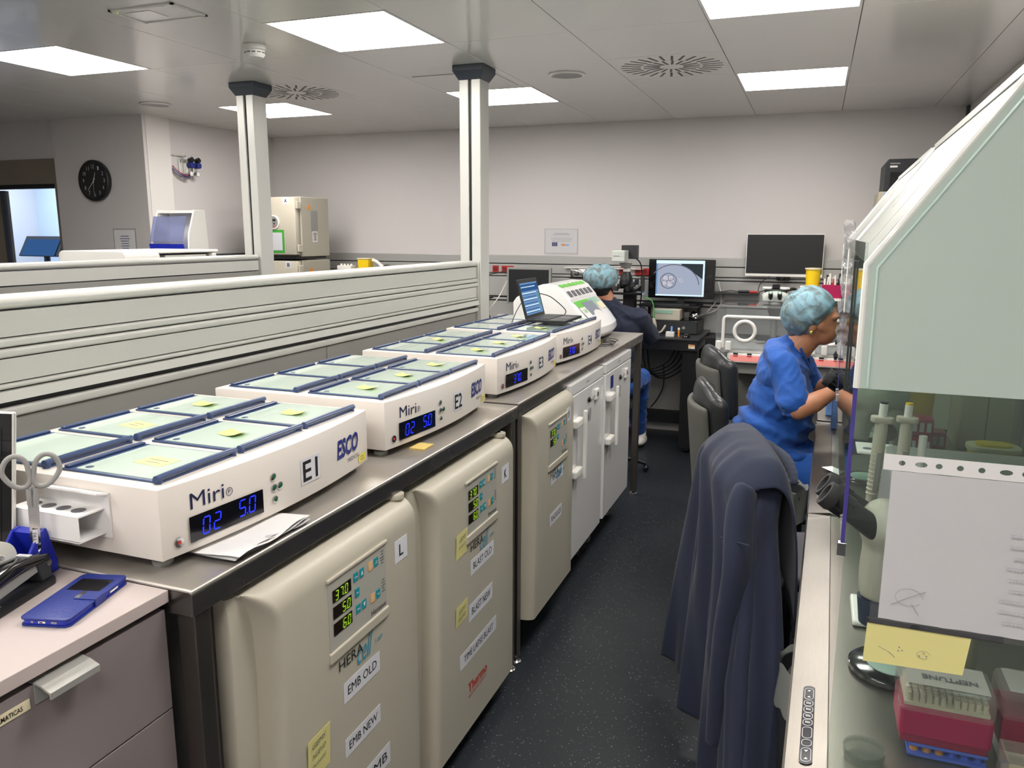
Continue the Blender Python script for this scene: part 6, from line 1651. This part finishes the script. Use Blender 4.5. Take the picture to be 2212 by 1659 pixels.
t = thing('computer_case', 'black desktop computer lying on the anti-vibration table', 'computer', (.1, 6.2, .87))
G().box((-.10, 6.03, .8685), (.305, 6.38, .966), .004).done('case', 'black_plastic', t)
G().box((-.09, 6.027, .878), (.295, 6.03, .957)).done('front_panel', 'anthracite', t)
G().cyl((.20, 6.027, .918), (.20, 6.0255, .918), .012, seg=18).done('power_button', 'castor_grey', t)
t = thing('white_control_unit', 'white box with small display on top of the black computer', 'control unit', (.06, 6.18, .967))
G().box((-.042, 6.05, .9672), (.166, 6.28, 1.052), .006).done('housing', 'ivory', t)
G().box((-.02, 6.046, 1.02), (.11, 6.05, 1.045)).done('display', 'emb_pale_green', t)
t = thing('foil_ball', 'crumpled foil and small glass jar on the black computer', 'foil', (.24, 6.15, .967))
organic([('e', (.265, 6.15, .997), (.034, .03, .028)), ('e', (.25, 6.17, 1.01), (.02, .02, .02))], 'foil', 'chrome', t, .006, 1, fn=lambda co, n: co+n*.008*mnoise.noise(co*90))
G().lathe([(0, 0), (.02, 0), (.022, .06), (.018, .06), (.016, .003), (0, .003)], (.205, 6.12, .967), 20).done('jar', 'dish_plastic', t, True)
t = thing('keyboard_shelf', 'narrow black shelf with a keyboard under the embryo monitor', 'shelf', (.06, 6.25, 1.06))
G().box((-.165, 6.13, 1.058), (.288, 6.42, 1.070), .002).done('shelf_board', 'black_plastic', t)
for xx in (-.14, .25): G().box((xx, 6.36, .869), (xx+.02, 6.40, 1.058)).done('shelf_post', 'black_plastic', t)
t = thing('keyboard', 'black keyboard on the narrow shelf', 'keyboard', (.02, 6.15, 1.0705))
G().box((-.15, 6.133, 1.0705), (.22, 6.235, 1.083), .003).done('case', 'anthracite', t)
g = G()
for i in range(5):
    for j in range(18): g.box((-.144+j*.020, 6.137+i*.019, 1.083), (-.128+j*.020, 6.151+i*.019, 1.087))
tag(g.done('keys', 'black_plastic', t), kind='stuff')

t = thing('monitor', 'black monitor showing a grey microscope image of an embryo', 'monitor', (.13, 6.25, 1.07))
G().box((-.12, 6.25, 1.121), (.386, 6.285, 1.420), .004).done('case', 'black_plastic', t)
G().box((-.12, 6.246, 1.121), (.386, 6.25, 1.420), .003).done('bezel', 'black_gloss', t)
G().box((.11, 6.26, 1.071), (.16, 6.28, 1.13)).done('stand_neck', 'black_plastic', t); G().box((.03, 6.23, 1.0705), (.24, 6.35, 1.078), .003).done('stand_foot', 'black_plastic', t)
sc = G().box((-.062, 6.2452, 1.139), (.309, 6.246, 1.413)).done('screen', 'screen_white', t)
ys = 6.2450
G().box((-.050, ys-.0004, 1.150), (.296, ys, 1.388)).done('image_field', 'screen_image', sc)
G().box((-.062, ys-.0004, 1.150), (-.050, ys, 1.388)).done('side_toolbar', 'screen_blue', sc)
ctr = V((.078, ys-.0006, 1.215)); R0 = .192; pts = []
# dark area outside the dish edge, upper right
arc = [(ctr.x+R0*math.cos(a), ctr.z+R0*.86*math.sin(a)) for a in [math.radians(8+8*k) for k in range(12)]]
arc = [(x, z) for x, z in arc if z < 1.388][4:9]
G().prism([(.296, 1.388), (.296, arc[0][1]-.05)]+arc+[(arc[-1][0]-.01, 1.388)], 'y', ys-.0008, ys-.0004).done('dark_corner', 'screen_dark_grey', sc)
g = G(); g.tube([(ctr.x+R0*math.cos(a), ys-.0008, min(1.386, ctr.z+R0*.86*math.sin(a))) for a in [math.radians(5+7*k) for k in range(21)]], .0035, 6); g.done('dish_edge_line', 'screen_ring', sc)
ec = V((.035, ys-.001, 1.255))
g = G(); g.tube([(ec.x+.060*math.cos(a)*(1+.04*math.sin(5*a)), ec.y, ec.z+.058*math.sin(a)) for a in [2*PI*k/28 for k in range(28)]], .0030, 6, closed=True); g.done('embryo_outline', 'screen_ring', sc)
for k, (dx, dz, r) in enumerate(((-.02, .02, .024), (.018, .022, .022), (-.026, -.016, .022), (.010, -.022, .026), (.03, -.002, .018))):
    g = G(); g.cyl((ec.x+dx, ys-.0010, ec.z+dz), (ec.x+dx, ys-.0016, ec.z+dz), r, seg=22); g.done('embryo_cell', 'screen_cell', sc)
    g = G(); g.tube([(ec.x+dx+r*math.cos(a), ys-.0018, ec.z+dz+r*math.sin(a)) for a in [2*PI*j/18 for j in range(18)]], .0015, 5, closed=True); g.done('cell_outline', 'screen_ring', sc)
for k in range(6): G().cyl((.115+.006*k, ys-.001, 1.272-.011*(k % 3)), (.115+.006*k, ys-.0016, 1.272-.011*(k % 3)), .005, seg=10).done('fragment', 'screen_cell', sc)

# inverted microscope
t = thing('inverted_microscope', 'black inverted microscope with white camera head in front of the person in navy', 'microscope', (-.23, 5.95, .87))
G().box((-.31, 5.88, .8685), (-.13, 6.18, .93), .008).done('base', 'ivory', t)
G().box((-.27, 6.02, .93), (-.18, 6.12, 1.20), .008).done('pillar', 'black_plastic', t)
G().box((-.33, 5.86, 1.165), (-.09, 6.08, 1.182), .003).done('stage', 'black_gloss', t)
for k in range(9):
    a = -.31+.022*k; G().box((a, 5.88+.012*(k % 3), 1.19+.016*(k % 4)), (a+.026, 5.93+.012*(k % 3), 1.225+.018*(k % 4)), .003).done('manipulator_block', ('anthracite', 'black_plastic', 'black_gloss')[k % 3], t)
for sx, s_ in ((-.34, 1), (-.10, -1)):
    G().cyl((sx, 5.92, 1.24), (sx+.05*s_, 5.90, 1.20), .014, seg=14).done('manipulator_arm', 'black_gloss', t, True)
    G().cyl((sx, 5.92, 1.19), (sx, 5.92, 1.30), .016, seg=14).done('manipulator_post', 'anthracite', t, True)
    G().cyl((sx-.02*s_, 5.87, 1.05), (sx-.02*s_, 5.83, 1.05), .035, seg=20).done('drive_knob', 'black_plastic', t, True)
G().lathe([(0, 1.205), (.05, 1.205), (.055, 1.235), (.045, 1.29), (.028, 1.33), (0, 1.33)], (-.24, 5.99, 0), 28).done('condenser', 'black_plastic', t, True)
G().box((-.262, 5.97, 1.33), (-.215, 6.03, 1.40), .004).done('neck', 'white_plastic', t)
G().lathe([(0, 1.355), (.034, 1.36), (.050, 1.395), (0, 1.40)], (-.245, 5.98, 0), 24).done('lamp_collar', 'castor_grey', t, True)
G().box((-.332, 5.88, 1.408), (-.234, 6.02, 1.490), .005).done('camera_head', 'pale_enamel', t)
G().box((-.318, 5.8785, 1.448), (-.272, 5.880, 1.4515)).done('head_mark', 'grey_key', t)
G().box((-.294, 6.03, 1.425), (-.179, 6.13, 1.528), .004).done('lamp_house', 'anthracite', t)
G().tube([(-.185, 6.06, 1.43), (-.15, 6.08, 1.38), (-.14, 6.1, 1.25), (-.15, 6.1, 1.05)], .005, 8, sub=5).done('lamp_cable', 'black_plastic', t, True)
G().tube([(-.09, 5.92, 1.15), (-.02, 5.90, 1.12), (.0, 5.9, 1.02), (.01, 5.92, .90)], .004, 8, sub=4).done('green_tube', 'green_wire', t, True)
t = thing('illuminator_lamp', 'small ivory goose-neck illuminator on the anti-vibration table', 'lamp', (-.03, 5.9, .87))
G().lathe([(0, 0), (.026, 0), (.026, .06), (.022, .09), (.012, .125), (0, .13)], (.0, 5.88, .8685), 24).done('body', 'ivory', t, True)
G().cyl((.0, 5.88, .922), (.0, 5.88, .930), .0268, seg=24).done('black_ring', 'black_plastic', t)
G().cyl((-.06, 5.87, .8685), (-.06, 5.87, .88), .03, seg=20).done('clamp_base', 'black_plastic', t); G().cyl((-.06, 5.87, .88), (-.055, 5.87, 1.00), .010, seg=12).done('clamp_rod', 'black_plastic', t)
for k in range(3): G().cyl((-.085+.02*k, 5.85, .99), (-.075+.02*k, 5.88, .99), .014, seg=12).done('clamp_knob', 'black_gloss', t, True)
G().tube([(.02, 5.88, .89), (.06, 5.87, .90), (.09, 5.88, .95)], .007, 8, sub=4).done('tube', 'ivory', t, True)
t = thing('white_block_heater', 'small white cube with a tube standing in it on the black table', 'device', (.13, 5.85, .87))
G().box((.100, 5.83, .8685), (.160, 5.88, .905), .004).done('cube', 'white_plastic', t); G().cyl((.14, 5.855, .905), (.14, 5.855, .945), .007, seg=12).done('tube', 'blue_box', t)
t = thing('small_vial', 'small amber vial beside the white cube', 'vial', (.19, 5.87, .87)); G().cyl((.19, 5.87, .8685), (.19, 5.87, .92), .007, seg=14).done('glass', 'orange_sticker', t, True); G().cyl((.19, 5.87, .92), (.19, 5.87, .935), .008, seg=14).done('stopper', 'white_plastic', t)
t = thing('computer_mouse', 'black computer mouse on the table edge', 'mouse', (.25, 5.85, .8685)); G().sph((.25, 5.85, .8686), (.030, .048, .030), 20, 12).done('shell', 'black_gloss', t, True)
bm_ = [c for c in kids(t)][0].data
for v in bm_.vertices: v.co.z = max(v.co.z, .0004)

# right back: monitor, shelf, chamber
t = thing('monitor', 'large switched-off monitor with white frame on the back wall', 'monitor', (.87, 6.4, 1.45))
G().box((.597, 6.36, 1.298), (1.150, 6.40, 1.616), .004).done('case', 'white_plastic', t)
G().box((.603, 6.3555, 1.322), (1.144, 6.36, 1.611)).done('screen', 'black_plastic', t)
G().box((.80, 6.40, 1.40), (.95, 6.495, 1.52)).done('wall_mount', 'black_plastic', t)
G().cyl((.875, 6.37, 1.270), (.875, 6.37, 1.298), .05, seg=24).done('camera_puck', 'black_gloss', t, True)
t = thing('black_wall_shelf', 'thin black wall shelf with tools, left of the chamber', 'shelf', (.54, 6.3, 1.165))
G().box((.366, 6.25, 1.160), (.711, 6.434, 1.172), .002).done('shelf_board', 'black_plastic', t)
t = thing('tool_on_shelf', 'red and black tool with a curling cable on the thin black shelf', 'tool', (.62, 6.3, 1.173))
G().cyl((.56, 6.30, 1.1835), (.64, 6.31, 1.1835), .0105, seg=14).done('black_grip', 'black_plastic', t, True); G().cyl((.64, 6.31, 1.1825), (.70, 6.30, 1.1825), .009, seg=14).done('red_grip', 'ink_red', t, True)
G().tube([(.56, 6.30, 1.183), (.50, 6.32, 1.188), (.45, 6.30, 1.180), (.41, 6.31, 1.176)], .003, 6, sub=4).done('cable', 'black_plastic', t, True)

t = thing('micromanipulation_chamber', 'clear acrylic chamber with a white round glove port over a white base', 'chamber', (.9, 5.75, 0))
x0, x1, y0, y1, z0, z1 = .495, 1.42, 5.50, 6.12, .845, 1.130
for a, c in (((x0, y0, z0), (x0+.005, y1, z1)), ((x1-.005, y0, z0), (x1, y1, z1)), ((x0+.005, y0, z0), (x1-.005, y0+.005, z1)), ((x0, y0, z1), (x1, y1, z1+.005))):
    G().box(a, c).done('acrylic_pane', 'acrylic', t)
fr_ = [(.545, .860), (.545, 1.045), (.550, 1.062), (.565, 1.070), (1.36, 1.070), (1.375, 1.062), (1.380, 1.045), (1.380, .860)]
G().tube([(x, y0-.008, z) for x, z in fr_], .011, 10, up=(0, 1, 0)).done('door_frame', 'white_plastic', t, True)
for cx in (.685, 1.22):
    g = G(); n_ = 40; g.tube([(cx+.066*math.cos(2*PI*k/n_), y0-.014, .976+.066*math.sin(2*PI*k/n_)) for k in range(n_)], .0125, 10, closed=True); g.done('glove_port', 'white_plastic', t, True)
G().box((x0, y0+.02, z0-.02), (x1, y1, z0), .003).done('deck', 'white_plastic', t)
for px in (.50, .565, 1.10, 1.17): G().box((px, y0-.03, .842), (px+.036, y0+.0, .905), .006).done('corner_block', 'white_plastic', t)
G().box((.58, y0-.02, .762), (1.42, y1, z0-.021), .006).done('control_base', 'white_plastic', t)
G().box((.60, y0-.0225, .772), (1.40, y0-.020, .812), .001).done('pink_display_band', 'pink_panel', t)
for k in range(9): 
    G().box((.62+.09*k, y0-.024, .818), (.65+.09*k, y0-.020, .828)).done('black_readout', 'black_plastic', t); G().box((.62+.09*k, y0-.0245, .804), (.65+.09*k, y0-.0222, .812)).done('red_key', 'ink_red', t)
G().box((.52, y0+.05, .68), (1.42, y1, .762)).done('under_box', 'trunking_lower', t)
for lx, ly in ((.56, 5.56), (1.36, 5.56), (.56, 6.04), (1.36, 6.04)): G().box((lx, ly, 0), (lx+.04, ly+.04, .68)).done('leg', 'castor_grey', t)
G().box((.60, 6.05, .25), (1.36, 6.06, .68)).done('back_panel', 'incubator_grey', t)
G().box((.80, 5.80, .846), (.92, 5.95, .87)).done('stage_block', 'castor_grey', t)
t = thing('chamber_stereo_microscope', 'stereo microscope with twin eyepieces above the clear acrylic chamber', 'microscope', (.85, 5.9, 1.14))
G().cyl((.85, 5.90, 1.136), (.85, 5.90, 1.15), .045, seg=24).done('mount_ring', 'white_gloss', t, True)
organic([('b', (.765, 5.84, 1.145), (.935, 5.97, 1.185)), ('e', (.85, 5.88, 1.19), (.095, .055, .035))], 'zoom_body', 'pale_enamel', t, .008, 8)
for sx in (-1, 1):
    G().cyl((.85+sx*.030, 5.85, 1.175), (.85+sx*.030, 5.80, 1.215), .017, .015, 18).done('eyepiece', 'black_plastic', t, True)
    G().cyl((.85+sx*.030, 5.80, 1.215), (.85+sx*.030, 5.797, 1.2175), .011, seg=16).done('ocular_lens', 'emb_pale_green', t)
    G().lathe([(0, 0), (.034, 0), (.036, .008), (.030, .016), (0, .016)], (.85+sx*.058, 5.90, 1.235), 20).done('white_disc', 'white_gloss', t, True)
G().box((.775, 5.87, 1.190), (.925, 5.96, 1.235), .008).done('beam_splitter', 'black_plastic', t)
G().box((.825, 5.88, 1.235), (.875, 5.93, 1.268), .006).done('camera_mount', 'black_gloss', t)
G().tube([(.92, 5.93, 1.225), (.97, 5.95, 1.235), (1.0, 5.97, 1.20), (.99, 6.0, 1.15)], .011, 8, sub=4).done('cable', 'black_plastic', t, True)
G().tube([(.78, 5.93, 1.225), (.72, 6.1, 1.20), (.72, 6.3, 1.25), (.78, 6.35, 1.30)], .003, 6, sub=4).done('thin_cable', 'black_plastic', t, True)
t = thing('chamber_inner_optics', 'black optics hanging inside the acrylic chamber', 'optics', (.85, 5.88, 1.0))
G().lathe([(0, 1.128), (.05, 1.125), (.05, 1.095), (.038, 1.06), (.026, 1.03), (0, 1.03)], (.85, 5.87, 0), 24).done('objective', 'black_plastic', t, True)
G().cyl((.85, 5.87, .90), (.85, 5.87, 1.03), .022, seg=18).done('glass_tube', 'castor_grey', t, True)
G().box((.74, 5.85, .871), (.92, 5.93, .90), .003).done('stage', 'anthracite', t)

t = thing('back_right_shelf', 'white wall shelf right of the chamber microscope', 'shelf', (1.3, 6.1, 1.17))
G().box((.985, 5.84, 1.166), (1.60, 6.42, 1.184), .002).done('shelf_board', 'white_plastic', t)
for xx in (1.05, 1.5): G().prism([(6.42, 1.166), (5.95, 1.166), (6.42, 1.14)], 'x', xx, xx+.02).done('bracket', 'castor_grey', t)
t = thing('tall_yellow_bin', 'tall yellow sharps bin with pale lid behind the blue hair cap', 'bin', (1.087, 5.95, 1.185))
G().lathe([(0, 0), (.042, 0), (.050, .190), (0, .190)], (1.087, 5.93, 1.1845), 28).done('body', 'yellow_bin', t, True)
G().lathe([(0, .191), (.056, .191), (.056, .200), (0, .203)], (1.087, 5.93, 1.1845), 28).done('lid', 'emb_cream', t, True)
t = thing('small_white_box', 'small white box in front of the tall yellow bin', 'box', (1.05, 5.87, 1.185)); G().box((1.008, 5.845, 1.1845), (1.085, 5.876, 1.265), .004).done('carton', 'white_plastic', t)
t = thing('magenta_crate', 'magenta crate holding white tubes and pens beside the yellow bin', 'crate', (1.2, 5.9, 1.185))
g = G(); g.box((1.15, 5.86, 1.1845), (1.27, 5.98, 1.192)); g.box((1.15, 5.86, 1.192), (1.27, 5.864, 1.275)); g.box((1.15, 5.976, 1.192), (1.27, 5.98, 1.275)); g.box((1.15, 5.864, 1.192), (1.154, 5.976, 1.275)); g.box((1.266, 5.864, 1.192), (1.27, 5.976, 1.275)); g.done('crate_wall', 'magenta', t)
for k in range(8): 
    a = 1.165+.012*k; G().cyl((a, 5.90+.008*(k % 3), 1.2), (a+.012*math.sin(k*2), 5.90+.01*(k % 3), 1.315+.012*(k % 4)), .007, seg=10).done('tube_item', ('white_plastic', 'white_plastic', 'black_plastic', 'white_plastic', 'ink_red')[k % 5], t, True)
t = thing('tall_cabinet', 'tall beige cabinet in the back right corner behind the hoods', 'cabinet', (1.72, 6.2, 0))
G().box((1.46, 5.95, 0), (2.0, 6.42, 1.895), .006).done('body', 'beige_metal', t)
G().box((1.47, 5.938, .05), (1.99, 5.949, 1.885), .003).done('door', 'beige_metal', t); card('blue_label', (1.49, 5.937, 1.86), X, Z, .04, .025, 'blue_box', t)
t = thing('black_printer', 'black box-shaped printer on top of the tall beige cabinet', 'printer', (1.66, 6.15, 1.9))
G().prism([(1.484, 1.9), (1.484, 2.075), (1.505, 2.105), (1.86, 2.105), (1.86, 1.9)], 'y', 5.97, 6.35).done('case', 'anthracite', t, bev=.004)
G().box((1.52, 5.965, 1.905), (1.85, 5.97, 2.02)).done('front_recess', 'black_gloss', t); card('case_label', (1.515, 5.969, 2.050), X, Z, .045, .012, 'paper', t); card('case_mark', (1.515, 5.969, 2.072), X, Z, .06, .008, 'castor_grey', t)
